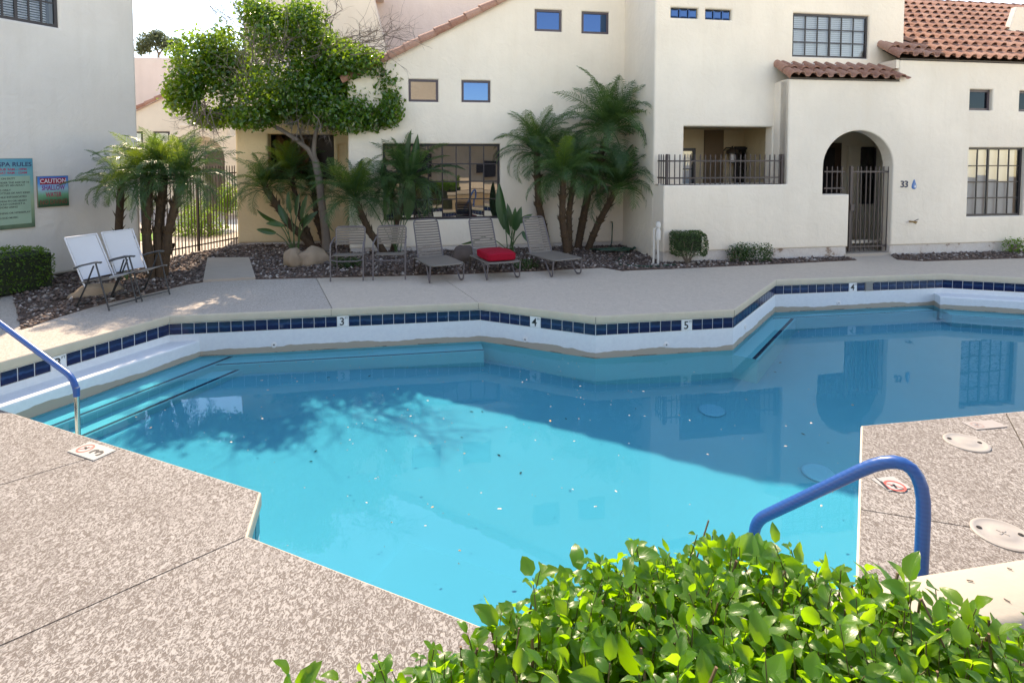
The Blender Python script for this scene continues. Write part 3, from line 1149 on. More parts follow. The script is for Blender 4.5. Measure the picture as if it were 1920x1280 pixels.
def tile_field(parent, fr, u0, u1, z0, d0, rise, rows, ex=.36, w=.262, skip=None, start=0):
    """courses climbing away from the eave at (z0, d0); rise = slope."""
    k = int((u1 - u0) / w); a = math.atan(rise)
    for r_ in range(rows):
        for c in range(k + 1):
            u_ = u0 + (c + .5) * w
            if u_ > u1: continue
            s = .20 + r_ * ex
            d = d0 - s * math.cos(a); z = z0 + s * math.sin(a) + .03
            if skip and skip(u_, d, r_): continue
            p = fr.p(u_, z, d)
            up = (fr.n * -math.cos(a) + Z3 * math.sin(a)); out = fr.n * math.sin(a) + Z3 * math.cos(a)
            j = RNG.normal(0, .006, 2)
            Mx = Matrix(((fr.u.x, up.x, out.x, p.x), (fr.u.y, up.y, out.y, p.y), (fr.u.z, up.z, out.z, p.z + j[0] * .6), (0, 0, 0, 1)))
            Mx = Mx @ Matrix.Rotation(j[1], 4, 'Z') @ Matrix.Rotation(-.05, 4, 'X')
            link('roof_tile', S_TILE, parent, None, Mx)


def cap_row(parent, a, b, out, mesh=None, ex=.36, flip=False):
    """half-round tiles laid from a up to b; OUT is the outward normal of the row."""
    a, b = Vector(a), Vector(b); d = (b - a); Ln_ = d.length; d.normalize()
    out = (out - d * out.dot(d)).normalized(); x = d.cross(out)
    k = int(Ln_ / ex) + 1
    for i in range(k):
        p = a + d * (ex * (i + .5))
        j = RNG.normal(0, .012)
        Mx = Matrix(((x.x, d.x, out.x, p.x), (x.y, d.y, out.y, p.y), (x.z, d.z, out.z, p.z), (0, 0, 0, 1))) @ Matrix.Rotation(j, 4, 'Z') @ Matrix.Rotation(-.055, 4, 'X')
        link('rake_tile', mesh or CAP_T, parent, None, Mx)


# ---------------------------------------------------------------- house 33
h33 = thing('stucco_townhouse', 'white stucco townhouse with number 33, arched gate porch and red tiled eaves', 'house', F.p(0, 0))
uL = F.U(1244, 400); uE = F.U(1477, 300); uS = F.U(1687, 130); uR = 9.0
zLW = F.Z(1350, 346.5); zE = F.Z(1560, 150); zV = F.Z(1780, 115); zLip = F.Z(1675, 460)
ua0, ua1, ua2 = F.U(1543.5, 340), F.U(1591, 420), F.U(1672, 400)
zs_ = F.Z(1591, 364.5); zsp = F.Z(1608, 312); zat = F.Z(1608, 245)
arch = [(ua1, zLip), (ua1, zs_), (ua0, zs_), (ua0, zsp)]
cxa, rxa = (ua0 + ua2) / 2, (ua2 - ua0) / 2
arch += [(cxa - rxa * math.cos(math.pi * k / 20), zsp + (zat - zsp) * math.sin(math.pi * k / 20)) for k in range(1, 20)]
arch += [(ua2, zsp), (ua2, zLip)]
outl = [(uL, zLip)] + arch + [(uR, zLip), (uR, zV), (uS, zV), (uS, zE), (uE, zE), (uE, zLW), (uL, zLW)]
wh = []
wR = win(h33, F, 1815.5, 1921, 277, 405.5, 5, 4, M_GLASS, d=-.10, post=(2,), blind=(.0, .93, 62), fw=.045)
wh.append(wR)
wh.append(win(h33, F, 1819, 1861.5, 168, 207, 1, 1, M_DIM, d=-.10, frame=M_FRAMEP, fw=.05))
wh.append(win(h33, F, 1912, 1955, 170, 209, 1, 1, M_DIM, d=-.10, frame=M_FRAMEP, fw=.05))
wall(F, outl, wh, t=.28, r=.03).build('front_wall', M_STUC, h33)
# foundation showing under the stucco lip
mb = MB()
mb.fbox(F, uL + .02, ua1 - .03, -.06, zLip + .01, -.25, -.028)
mb.fbox(F, ua2 + .0, uR, -.06, zLip + .01, -.25, -.028)
mb.fbox(F, uL + .025, uL + .2, -.06, zLip + .01, -.6, -.26)
mb.build('foundation', M_FOUND, h33)
# ledge and return of the low terrace wall
mb = MB()
mb.fbox(F, uL, uL + .03, zLip, zLW - .03, -.55, -.03)
mb.add([F.p(uL + .028, zLW - .0, -.02), F.p(uE + .02, zLW - .0, -.02), F.p(uE + .02, zLW, -.55), F.p(uL + .028, zLW, -.55)], [(0, 1, 2, 3)])
mb.build('terrace_ledge', M_STUC, h33)
# upper storey, set back half a metre
vL = U_.U(1225.5, 300); vR = U_.U(1696, 60); zTop = 7.25
vB0, vB1 = U_.U(1282, 290), U_.U(1449.5, 290); zB1 = U_.Z(1360, 237.5)
uh = [rect(vB0, zLW - .6, vB1 - .02, zB1), rect(ua0 - .3, zLip + .02, vR - .08, zat + .10)]
uh.append(win(h33, U_, 1487.5, 1629, 27.5, 108, 6, 3, M_GLASS, d=-.07, post=(3,), blind=(0, 1, 66), fw=.04))
for a, b, c, e in ((1258.5, 1309.5, 15, 34), (1323.5, 1372, 18, 37)):
    u0, u1 = U_.U(a, 25), U_.U(b, 25); z0, z1 = U_.Z((a + b) / 2, e), U_.Z((a + b) / 2, c)
    uh.append(rect(u0, z0, u1, z1))
    sill = MB(); sill.fbox(U_, u0 - .01, u1 + .01, z0 - .01, z1 + .01, -.20, -.12); w = sill.build('glass_block_window', M_WHITE, h33)
    for k in range(3):
        wd = (u1 - u0) / 3
        mb = MB(); uc = u0 + wd * (k + .5); hw, hh = wd / 2 - .012, (z1 - z0) / 2 - .010
        zc_ = (z0 + z1) / 2
        pr = [(1, -.118), (1, -.070), (.82, -.060), (.6, -.066)]
        rows = [[U_.p(uc + sx * hw * s, zc_ + sz * hh * s, d) for sx, sz in ((-1, -1), (1, -1), (1, 1), (-1, 1))] for s, d in pr]
        mb.grid(rows, close=True).add(rows[-1], [(0, 1, 2, 3)])
        mb.build('glass_block', M_FILM, w)
wall(U_, [(vL, zLip), (vR, zLip), (vR, zTop), (vL, zTop)], uh, t=.25, r=.04).build('upper_wall', M_STUC, h33)
# sides, back and flat roof close the block
mb = MB()
mb.fbox(U_, vL, vL + .05, -.05, zTop - .04, -7.0, -.045)
mb.fbox(U_, vR - .05, vR, 4.0, zTop - .04, -7.0, -.045)
mb.fbox(U_, vL + .05, vR - .05, zTop - .3, zTop - .1, -7.0, -.26)
mb.fbox(U_, vL + .05, vR - .05, -.05, zTop - .3, -7.0, -6.8)
mb.fbox(F, vR, uR, -.05, zV - .2, -7.2, -7.0)
mb.fbox(F, uR - .06, uR, -.05, zV - .1, -7.2, -.29)
mb.build('side_wall', M_STUC, h33)
# terrace recess
rd = -1.7
mb = MB()
q = lambda u, z, d: U_.p(u, z, d)
z0 = .55; e0, e1 = vB0 - .25, vB1 + .35
mb.add([q(e0, z0, rd), q(e1, z0, rd), q(e1, zB1 + .02, rd), q(e0, zB1 + .02, rd)], [(0, 1, 2, 3)])
mb.add([q(e0, zB1 + .015, -.24), q(e1, zB1 + .015, -.24), q(e1, zB1 + .015, rd), q(e0, zB1 + .015, rd)], [(0, 1, 2, 3)])
mb.add([q(e0, z0, -.24), q(e0, z0, rd), q(e0, zB1 + .02, rd), q(e0, zB1 + .02, -.24)], [(0, 1, 2, 3)])
mb.add([q(e1, z0, -.24), q(e1, z0, rd), q(e1, zB1 + .02, rd), q(e1, zB1 + .02, -.24)], [(3, 2, 1, 0)])
mb.add([q(e0, z0, -.24), q(e1, z0, -.24), q(e1, z0, rd), q(e0, z0, rd)], [(0, 1, 2, 3)])
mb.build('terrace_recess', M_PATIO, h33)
B_ = U_.off(rd + .02)
mb = MB()
b0, b1 = B_.U(1320, 300), B_.U(1356, 300)
mb.fbox(B_, b0, b1, z0, zB1, -.02, .01)
mb.build('corridor_shade_panel', plain('corridor_shade_brown', (.16, .105, .06), .9, .1, 5), h33)  # flat dark panel: the corridor's shade painted as colour
win(h33, B_.off(.12), 1255, 1303, 278, 390, 2, 3, M_GLASS, d=0, fw=.07, name='sliding_door', blind=(0, 1, 75), dark=False)
win(h33, B_.off(.12), 1379, 1449, 276.5, 390, 3, 3, M_GLASS, d=0, fw=.05, name='sliding_door', post=(2,), dark=True, box_d=.001, blind=(.62, 1, 70))
# porch block: left flank, soffit, room behind the arch
mb = MB()
mb.fbox(F, uE, uE + .06, zLW + .002, zE - .03, -.50, -.035)
mb.fbox(F, uE + .06, vR + .1, zE - .02, zE - .002, -.50, -.29)
mb.build('porch_flank', M_STUC, h33)
pd = -2.1
mb = MB(); q = lambda u, z, d: F.p(u, z, d)
e0, e1, z1 = ua0 - .35, ua2 + 1.4, zat + .12
mb.add([q(e0, -.02, pd), q(e1, -.02, pd), q(e1, z1, pd), q(e0, z1, pd)], [(0, 1, 2, 3)])
mb.add([q(e0, z1, -.27), q(e1, z1, -.27), q(e1, z1, pd), q(e0, z1, pd)], [(0, 1, 2, 3)])
mb.add([q(e0, -.02, -.27), q(e0, -.02, pd), q(e0, z1, pd), q(e0, z1, -.27)], [(0, 1, 2, 3)])
mb.add([q(e1, -.02, -.27), q(e1, -.02, pd), q(e1, z1, pd), q(e1, z1, -.27)], [(3, 2, 1, 0)])
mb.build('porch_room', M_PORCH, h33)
mb = MB(); mb.fbox(F, ua1 - .06, ua2 + .02, -.05, .065, -2.1, -.02); mb.fbox(F, e0, ua1 - .06, -.05, .06, -2.1, -.29)
mb.build('porch_step', M_PAD, h33)
PB = F.off(pd + .015)
mb = MB(); d0, d1 = PB.U(1541, 330), PB.U(1575, 330); zt = PB.Z(1560, 268)
mb.fbox(PB, d0, d1, .06, zt, 0, .03)
dr = mb.build('front_door', M_BROWN, h33)
mb = MB(); mb.fbox(PB, d0 + .02, d0 + (d1 - d0) * .62, .8, zt - .12, .03, .04); mb.build('door_panel', M_BLACK, dr)
win(h33, PB.off(.02), 1610, 1640, 277, 381, 2, 4, M_GLASS, d=.02, fw=.05, dark=True, box_d=.001, blind=(0, 1, 70), name='window')
mb = MB(); u0 = PB.U(1590, 300); mb.fbox(PB, PB.U(1588, 300), PB.U(1611, 300), .07, PB.Z(1600, 275), 0, .06); mb.build('porch_pier', M_PORCH, h33)
# small porch roof
rz = (U_.Z(1560, 113) - zE)
rise = rz / .5
tile_field(h33, F, uE + .11, uS + .03, zE + .02, .08, .62, 2, ex=.30)
a_ = F.p(uE + .05, zE + .05, .06); b_ = F.p(uE + .05, zE + .05 + .62 * .5, -.46)
cap_row(h33, a_, b_, F.n * .6 + Z3 - F.u * .5, ex=.33)
mb = MB(); mb.add([F.p(uE + .02, zE - .001, .0), F.p(vR + .1, zE - .001, .0), F.p(vR + .1, zE + .30, -.48), F.p(uE + .02, zE + .30, -.48)], [(0, 1, 2, 3)])
mb.fbox(F, uE + .01, uS - .01, zE + .001, zE + .03, -.08, .012)
mb.build('roof_deck', M_IROND, h33)
mb = MB()
for k in range(26):
    u_ = uE + .06 + k * (vR - uE - .1) / 25
    mb.box(F.p(u_, zE + .36 + RNG.uniform(-.012, .012), -.475), (.09, .05, .05 + RNG.uniform(0, .03)), (F.u, F.n, Z3))
o = mb.build('mortar_flashing', M_WHITE, h33); o['kind'] = 'stuff'
# right-hand roof
tile_field(h33, F, uS + .02, uR + .3, zV + .03, .10, .60, 11, ex=.405,
           skip=lambda u_, d, r_: u_ < vR + .12 and d < -.42)
cap_row(h33, F.p(uS - .03, zV + .06, .09), F.p(uS - .03, zV + .06 + .6 * .55, -.46), F.n * .6 + Z3 - F.u * .5, ex=.36)
mb = MB(); dr_ = 3.95
mb.add([F.p(uS + .0, zV - .01, .0), F.p(uR + .4, zV - .01, .0), F.p(uR + .4, zV + .6 * dr_, -dr_), F.p(uS, zV + .6 * dr_, -dr_)], [(0, 1, 2, 3)])
mb.add([F.p(uS + .0, zV + .6 * dr_, -dr_), F.p(uR + .4, zV + .6 * dr_, -dr_), F.p(uR + .4, zV, -2 * dr_), F.p(uS, zV, -2 * dr_)], [(0, 1, 2, 3)])
mb.fbox(F, uS, uR, zV + .001, zV + .03, -.08, .012)
mb.build('roof_deck', M_IROND, h33)
mb = MB(); mb.fbox(F, uS - .07, uS + .0, zE + .28, zV + .0, -.50, -.02); mb.build('corbel', M_STUC, h33)
cap_row(h33, F.p(vR + .1, zV + .6 * dr_ + .03, -dr_ + .02), F.p(uR + .3, zV + .6 * dr_ + .03, -dr_ + .02), Z3, ex=.38)
# white parapet block standing through the right roof
cf = F.off(-1.55); cu0 = cf.U(1889, 60)
zc0, zc1 = zV + .6 * 1.3, cf.Z(1907, 13)
mb = MB()
pts_f = [(cu0, cf.Z(1887, 60) - .1), (cu0 + 2.5, cf.Z(1920, 86) - 1.2), (cu0 + 2.5, zc1), (cf.U(1907, 13), zc1)]
wall(cf, pts_f, t=.14, r=.02, mb=mb)
mb.build('parapet_block', M_STUC, h33)

# address, drop emblem, hose tap
M_NAVY = plain('address_navy', (.02, .03, .07), .5)
M_DROP = plain('drop_blue', (.03, .16, .40), .3)
t = thing('house_number', 'dark blue number 33 fixed on the white wall right of the arched gate', 'house number', F.p(F.U(1695, 346), F.Z(1695, 346)))
for k, x in enumerate((1691.5, 1698.8)):
    link('digit', text_mesh('3', .205, M_NAVY, .006, .008), t, None, F.M(F.U(x, 346), F.Z(x, 346), .008))
uD, zD = F.U(1713.5, 347), F.Z(1713.5, 347)
t = thing('water_drop_emblem', 'blue water drop emblem on the wall beside the number 33', 'wall emblem', F.p(uD, zD))
mb = MB(); pts = []
for k in range(20):
    a = 2 * math.pi * k / 20
    r_ = .055; x = r_ * math.sin(a); y = -r_ * math.cos(a) - .035
    if math.cos(a) < 0: s = (-math.cos(a)); y = -.035 + .155 * s ** 1.15; x = r_ * math.sin(a) * (1 - s ** 1.6 * .55)
    pts.append((x, y))
rows = [[F.p(uD + x * s, zD + (y + .0) * s, d) for x, y in pts] for s, d in ((1, 0), (1, .012), (.75, .020))]
mb.grid(rows[::1], close=True); mb.add(rows[-1], [tuple(range(20))])
mb.build('drop', M_DROP, t)
mb = MB(); mb.add([F.p(uD + x * .28 + .012, zD - .03 + y * .32, .0225) for x, y in pts], [tuple(range(20))]); mb.build('highlight', M_WHITE, t)
uT, zT = F.U(1709, 415), F.Z(1709, 415)
t = thing('hose_tap', 'small brass hose tap sticking out of the white wall under number 33', 'tap', F.p(uT, zT))
MB().tube([F.p(uT - .05, zT, 0), F.p(uT - .05, zT, .09), F.p(uT + .0, zT - .03, .12)], .018, 8).build('spout', M_BRASS, t, smooth=True)
MB().tube([F.p(uT + .04, zT - .005, 0), F.p(uT + .04, zT - .005, .10)], .014, 8).build('valve_body', M_BRASS, t)
MB().beam(F.p(uT - .01, zT + .02, .09), F.p(uT + .07, zT + .055, .10), .02, .012).build('handle', M_IRON, t)

# lantern on the terrace wall
BL = U_.off(-1.45); uq, zq = BL.U(1373, 285), BL.Z(1373, 285)
t = thing('wall_lantern', 'dark bell-topped wall lantern with a white glass cylinder on the terrace', 'lantern', BL.p(uq, zq))
c = BL.p(uq, zq, .0)
MB().lathe([(.02, .14), (.015, .11), (.05, .09), (.13, .03), (.155, -.03), (.15, -.04)], c, 16).build('bell_cap', M_IROND, t, smooth=True)
MB().lathe([(.055, -.04), (.055, -.24)], c, 14).build('glass_cylinder', M_WHITE, t, smooth=True)
MB().lathe([(.075, -.24), (.075, -.265), (.02, -.28)], c, 14).build('base_ring', M_IROND, t)
mb = MB(); mb.tube([c + Vector((0, 0, .1)), c + Vector((0, 0, .1)) - U_.n * .15 - F.u * .08, c - U_.n * .27 - F.u * .08 + Vector((0, 0, .02))], .014, 6); mb.build('bracket', M_IROND, t)


def pickets(parent, pts_of, n, zb, zt, w=.018, mat=None, rails=(), name='picket', rw=.03, post=None):
    """pts_of(t): plan point at t in 0..1."""
    mat = mat or M_IRON
    h = zt - zb
    me = MB().box((0, 0, h / 2), (w, w, h)).add([(-w / 2, -w / 2, h), (w / 2, -w / 2, h), (w / 2, w / 2, h), (-w / 2, w / 2, h), (0, 0, h + .02)], [(0, 1, 4), (1, 2, 4), (2, 3, 4), (3, 0, 4)]).mesh(name, mat)
    a, b = pts_of(0), pts_of(1); d = (b - a).normalized(); ang = math.atan2(d.y, d.x)
    for k in range(n):
        p = pts_of((k + .5) / n)
        link(name, me, parent, None, Matrix.Translation((p.x, p.y, zb + RNG.normal(0, .003))) @ Matrix.Rotation(ang, 4, 'Z') @ Matrix.Rotation(RNG.normal(0, .006), 4, 'Y'))
    for z in rails:
        MB().beam((a.x, a.y, z), (b.x, b.y, z), rw * .6, rw).build('rail', mat, parent)
    for z in (post or ()):
        p = pts_of(z)
        MB().box((p.x, p.y, (zb + zt) / 2 + .01), (.045, .045, zt - zb + .02), (d, Vector((-d.y, d.x, 0)), Z3)).build('post', mat, parent)


# terrace railing
rf = F.off(-.10)
ra, rb = rf.p(rf.U(1250.5, 320), 0), rf.p(rf.U(1465.5, 320), 0); rc = U_.p(U_.U(1233, 320), 0, .01)
zr0, zr1 = zLW + .002, rf.Z(1350, 291)
t = thing('iron_railing', 'brown iron picket railing on top of the low terrace wall', 'railing', (ra.x, ra.y, zLW))
lerp = lambda a, b: (lambda s: a.lerp(b, s))
pickets(t, lerp(ra, rb), 23, zr0, zr1, rails=(rf.Z(1350, 302), rf.Z(1350, 333.5)), post=(0, 1))
pickets(t, lerp(rc, ra), 4, zr0, zr1, rails=(rf.Z(1350, 302), rf.Z(1350, 333.5)))
# iron gate and the bit of grille over the sill in the arch
gf = F.off(-.12)
gu0, gu1 = gf.U(1591, 400) + .03, gf.U(1667, 400)
zg1, zg0 = gf.Z(1640, 313), .10
t = thing('iron_gate', 'tall brown iron picket gate in the white arch', 'gate', gf.p(gu0, 0))
ga, gb = gf.p(gu0, 0), gf.p(gu1, 0)
pickets(t, lerp(ga, gb), 9, zg0, zg1, rails=(gf.Z(1640, 322), .2), post=(0, 1), rw=.035)
for z in (gf.Z(1640, 345), gf.Z(1640, 430)):
    MB().box(gf.p(gu1 + .03, z, .0), (.05, .04, .10), (F.u, F.n, Z3)).build('hinge', M_IRON, t)
MB().box(gf.p(gu0 + .02, 1.05, .03), (.09, .05, .14), (F.u, F.n, Z3)).build('lock_box', M_IRON, t)
t = thing('sill_grille', 'short iron grille on the sill left of the arched gate', 'grille', gf.p(gf.U(1545, 350), zs_))
pickets(t, lerp(gf.p(gf.U(1545, 350), 0), gf.p(gf.U(1583, 350), 0)), 4, zs_ + .02, zg1, rails=(gf.Z(1560, 322), gf.Z(1560, 353)))

# ---------------------------------------------------------------- gabled house
hg = thing('gabled_townhouse', 'white gable-fronted townhouse with the wide grid window behind the loungers', 'house', Gf.p(-6, 0))
g0 = Gf.U(653, 300); g1 = vL + .3
ra_ = Gf.q(735, 107); rb_ = Gf.q(945, 1); sl = (rb_[1] - ra_[1]) / (rb_[0] - ra_[0])
zr = lambda u_: ra_[1] + sl * (u_ - ra_[0])
gh = []
gh.append(win(hg, Gf, 1003, 1053.5, 18.5, 59, 1, 1, M_FILM, d=-.05, frame=M_FRAMEP, fw=.05))
gh.append(win(hg, Gf, 1091, 1141.5, 22.5, 63.5, 1, 1, M_FILM, d=-.05, frame=M_FRAMEP, fw=.05))
gh.append(win(hg, Gf, 766, 821.5, 149, 191, 1, 1, M_MIRR, d=-.05, frame=M_FRAMEP, fw=.05))
gh.append(win(hg, Gf, 865.5, 919.5, 151, 192, 1, 1, M_FILM, d=-.05, frame=M_FRAMEP, fw=.05))
gh.append(win(hg, Gf, 718, 938, 270, 412, 8, 4, M_MIRR, d=-.13, post=(2, 6), fw=.05, mw=.026))
zl2 = .10
wall(Gf, [(g0, zl2), (g1, zl2), (g1, zr(g1)), (g0, zr(g0))], gh, t=.25, r=.03).build('front_wall', M_STUC, hg)
mb = MB(); mb.fbox(Gf, g0 + .02, g1, -.06, zl2 + .01, -.3, -.02); mb.build('foundation', M_FOUND, hg)
mb = MB()
mb.add([Gf.p(g0 - .05, zr(g0 - .05) - .02, -.02), Gf.p(g1, zr(g1) - .02, -.02), Gf.p(g1, zr(g1) - .02, -7), Gf.p(g0 - .05, zr(g0 - .05) - .02, -7)], [(0, 1, 2, 3)])
mb.build('roof_slope', M_TERRA, hg)
mb = MB(); mb.fbox(Gf, g0, g0 + .05, -.05, zr(g0) - .05, -7, -.26); mb.fbox(Gf, g0, g1, -.05, zr(g0), -7, -6.9); mb.build('side_wall', M_STUC, hg)
cap_row(hg, Gf.p(g0 - .1, zr(g0 - .1) + .03, .03), Gf.p(g1 - .30, zr(g1 - .30) + .03, .03), Gf.n * .75 + Z3 * .8, ex=.385)
cap_row(hg, Gf.p(g0 - .1, zr(g0 - .1) + .08, -.16), Gf.p(g1 - .30, zr(g1 - .30) + .08, -.16), Gf.n * .1 + Z3, ex=.385)
# tan walled patio on its left
p0, p1 = Pf.U(443, 350), Pf.U(690, 350)
zo0, zo1 = Pf.Z(560, 337), Pf.Z(560, 252); zpt = Pf.Z(560, 214)
hp = thing('patio_house', 'tan patio wall with a dark open window behind the citrus tree', 'house', Pf.p(p0, 0))
op = rect(Pf.U(503, 300), zo0, Pf.U(626, 300), zo1)
niche = rect(Pf.U(634, 300), .9, Pf.U(648, 300), Pf.Z(640, 271))
wall(Pf, [(p0, .06), (p1, .06), (p1, zpt), (p0, zpt)], [op, niche], t=.3, r=.05).build('patio_wall', M_TAN, hp)
mb = MB(); mb.fbox(Pf, p0 + .03, p1, -.06, .07, -.3, -.03); mb.build('foundation', M_FOUND, hp)
mb = MB(); mb.fbox(Pf, niche[0][0] - .02, niche[1][0] + .02, .88, niche[2][1] + .02, -.13, -.10); mb.build('niche_back', M_TAN, hp)
mb = MB(); q = Pf.p
e0, e1, zz0, zz1, dd = p0 + .3, p1 - .1, .3, zo1 + .35, -3.2
mb.add([q(e0, zz0, dd), q(e1, zz0, dd), q(e1, zz1, dd), q(e0, zz1, dd)], [(0, 1, 2, 3)])
mb.add([q(e0, zz1, -.29), q(e1, zz1, -.29), q(e1, zz1, dd), q(e0, zz1, dd)], [(0, 1, 2, 3)])
mb.add([q(e0, zz0, -.29), q(e0, zz0, dd), q(e0, zz1, dd), q(e0, zz1, -.29)], [(0, 1, 2, 3)])
mb.add([q(e1, zz0, -.29), q(e1, zz0, dd), q(e1, zz1, dd), q(e1, zz1, -.29)], [(3, 2, 1, 0)])
mb.add([q(e0, zz0, -.29), q(e1, zz0, -.29), q(e1, zz0, dd), q(e0, zz0, dd)], [(0, 1, 2, 3)])
mb.build('patio_room', plain('patio_room_brown', (.11, .06, .04), .9, .2, 3), hp)
mb = MB(); mb.fbox(Pf, p0, p0 + .3, .06, zpt - .06, -5, -.305); mb.build('side_wall', M_TAN, hp)
mb = MB(); mb.beam(Pf.p(Pf.U(600, 300), zo1 - .02, -1.0), Pf.p(Pf.U(600, 300), zo0, -1.0), .05, .9); mb.build('inner_screen', M_BROWN, hp)
mb = MB(); mb.beam(q(e0 - .6, zpt + .10, -.2), q(e1, zpt + .10, -.2), .5, .16); mb.build('roof_beam', plain('beam_grey', (.30, .26, .23), .8, .15, 6), hp)
# pink gable blocks behind
T1 = F.off(-7.0); T2 = F.off(-9.5)
t = thing('pink_stucco_building', 'tall pale pink stucco building rising behind the citrus tree and the tiled gable', 'house', T1.p(T1.U(600, 200), 0))
a, b, c_ = T1.U(456, 50), T1.U(752, 200), T1.U(703, 0)
zt_ = 7.7; k_ = (c_ - b) / (T1.Z(703, 0) - T1.Z(752, 200))
mb = MB(); wall(T1, [(a, -.05), (b + .6, -.05), (b, T1.Z(752, 200)), (b + k_ * (zt_ - T1.Z(752, 200)), zt_), (a, zt_)], t=6, r=.06, mb=mb); mb.build('left_wall', M_CREAM, t)
mb = MB(); wall(T2, [(T2.U(600, 100), -.05), (T2.U(980, 100), -.05), (T2.U(980, 100), 8.6), (T2.U(600, 100), 8.6)], t=5, r=.06, mb=mb); mb.build('right_wall', M_PINK, t)  # pinkish shade and bounce off the roof tiles put into this wall's colour
mb = MB(); mb.beam(T1.p(a, 7.5, -2), T1.p(b - .6, 7.5, -2), 4, .3); mb.build('roof', M_PINK, t)

# ---------------------------------------------------------------- left house
hl = thing('stucco_house', 'grey-white stucco house filling the left edge with two signs on it', 'house', L.p(0, 0))
l1 = L.U(266, 480); l0 = -5.0
hh = [win(hl, L, -24, 110.5, -68, 26, 5, 3, M_GLASS, d=-.06, post=(2,), fw=.05, mw=.028, blind=(0, .82, 40), dark=True)]
hz0 = L.Z(55, 42.5); hz1 = hz0 + 1.2
hu0, hu1 = L.U(-26, 20), L.U(110.5, 45)
for o in [x for x in bpy.data.objects if x.parent == hl]:
    for ch in list(o.children): bpy.data.objects.remove(ch)
    bpy.data.objects.remove(o)


def win_at(parent, fr, u0, u1, z0, z1, **kw):
    class W(Fr):
        pass
    f2 = Fr(fr.O, fr.ang)
    f2.U = lambda x, y=0, d=0: x
    f2.Z = lambda x, y, d=0: y
    return win(parent, f2, u0, u1, z1, z0, **kw)


hh = [win_at(hl, L, hu0, hu1, hz0, hz1, cols=5, rows=3, glass=M_GLASS, d=-.06, post=(2,), fw=.05, mw=.028, blind=(0, .86, 35))]
wall(L, [(l0, .05), (l1, .05), (l1, 7.4), (l0, 7.4)], hh, t=.3, r=.05).build('front_wall', M_STUCL, hl)
mb = MB(); mb.fbox(L, l0, l1 - .03, -.06, .06, -.3, -.03); mb.build('foundation', M_IROND, hl)
mb = MB(); mb.fbox(L, l1 - .3, l1 - .001, .05, 7.35, -6, -.31); mb.fbox(L, l0, l1 - .3, 7.0, 7.2, -6, -.31); mb.fbox(L, l0, l1, .05, 7, -6.2, -6.0); mb.build('side_wall', M_STUCL, hl)

# ---------------------------------------------------------------- signs
def m_sign(name, stops, z0, z1):
    m = N(name); P = m.geo('Position'); z = m.sep(P)[2]
    w = m.noise(P, 5, 4, .6)
    f = m.math('ADD', m.math('DIVIDE', m.math('SUBTRACT', z, z0), z1 - z0), m.math('MULTIPLY', m.math('SUBTRACT', w, .5), .25))
    m.base(m.ramp(f, stops)).rough(.35, .4); return m.m


def sign(name, label, u0, u1, z0, z1, stops, lines, cat='sign'):
    t = thing(name, label, cat, L.p((u0 + u1) / 2, (z0 + z1) / 2))
    mb = MB(); mb.fbox(L, u0, u1, z0, z1, .004, .030); mb.build('board', m_sign(name + '_print', stops, z0, z1), t)
    mb = MB(); mb.fbox(L, u0 - .006, u1 + .006, z0 - .006, z1 + .006, .001, .022); mb.build('edge_trim', plain('sign_edge', (.30, .26, .16), .6), t)
    for txt, uc, zc_, sz, mt, wmax, al in lines:
        me = text_mesh(txt, sz, mt, .018, .0008, al)
        w_ = me.vertices and (max(v.co.x for v in me.vertices) - min(v.co.x for v in me.vertices)) or 1
        sx = wmax / w_ if wmax else 1
        link('lettering', me, t, None, L.M(uc, zc_, .0315) @ Matrix.Diagonal((sx, 1, 1, 1)))
    return t


M_LNAVY = plain('letter_navy', (.012, .03, .10), .5)
M_LRED = plain('letter_crimson', (.42, .03, .09), .5)
M_LPUR = plain('letter_purple', (.25, .03, .22), .5)
M_LDK = plain('letter_dark', (.03, .045, .045), .5)
M_LBR = plain('letter_brown', (.18, .06, .04), .5)
cu0, cu1 = L.U(69.5, 360), L.U(126.5, 357); cz1, cz0 = L.Z(98, 330.5), L.Z(98, 387)
cw, chh = cu1 - cu0, cz1 - cz0; cm = (cu0 + cu1) / 2
t = sign('caution_sign', 'square blue and green sign reading CAUTION SHALLOW WATER NO DIVING', cu0, cu1, cz0, cz1,
         [(0, (.015, .06, .03)), (.18, (.03, .12, .05)), (.38, (.14, .38, .22)), (.58, (.30, .52, .62)), (.8, (.05, .28, .62)), (1, (.02, .17, .52))],
         [('SHALLOW', cm, cz0 + chh * .615, chh * .22, M_LPUR, cw * .76, 'CENTER'),
          ('WATER', cm, cz0 + chh * .385, chh * .22, M_LRED, cw * .52, 'CENTER'), ('NO DIVING', cm, cz0 + chh * .15, chh * .22, M_LBR, cw * .88, 'CENTER')])
mb = MB(); mb.fbox(L, cu0 + cw * .07, cu1 - cw * .07, cz0 + chh * .735, cz0 + chh * .945, .0302, .0312); mb.build('red_band', plain('band_crimson', (.36, .008, .035), .45), t)
link('lettering', text_mesh('CAUTION', chh * .20, plain('letter_pale', (.75, .70, .72), .5), .012, .0008), t, None,
     L.M(cm, cz0 + chh * .84, .0335) @ Matrix.Diagonal((cw * .80 / max(.01, chh * .20 * 4.2), 1, 1, 1)))
su1 = L.U(61.5, 360); sz1, sz0 = L.Z(40, 297.5), L.Z(40, 427); sh = sz1 - sz0; su0 = su1 - sh * .80
sg = lambda k: sz0 + sh * k
px_u = lambda x: L.U(x, 350)
su0v = px_u(0)
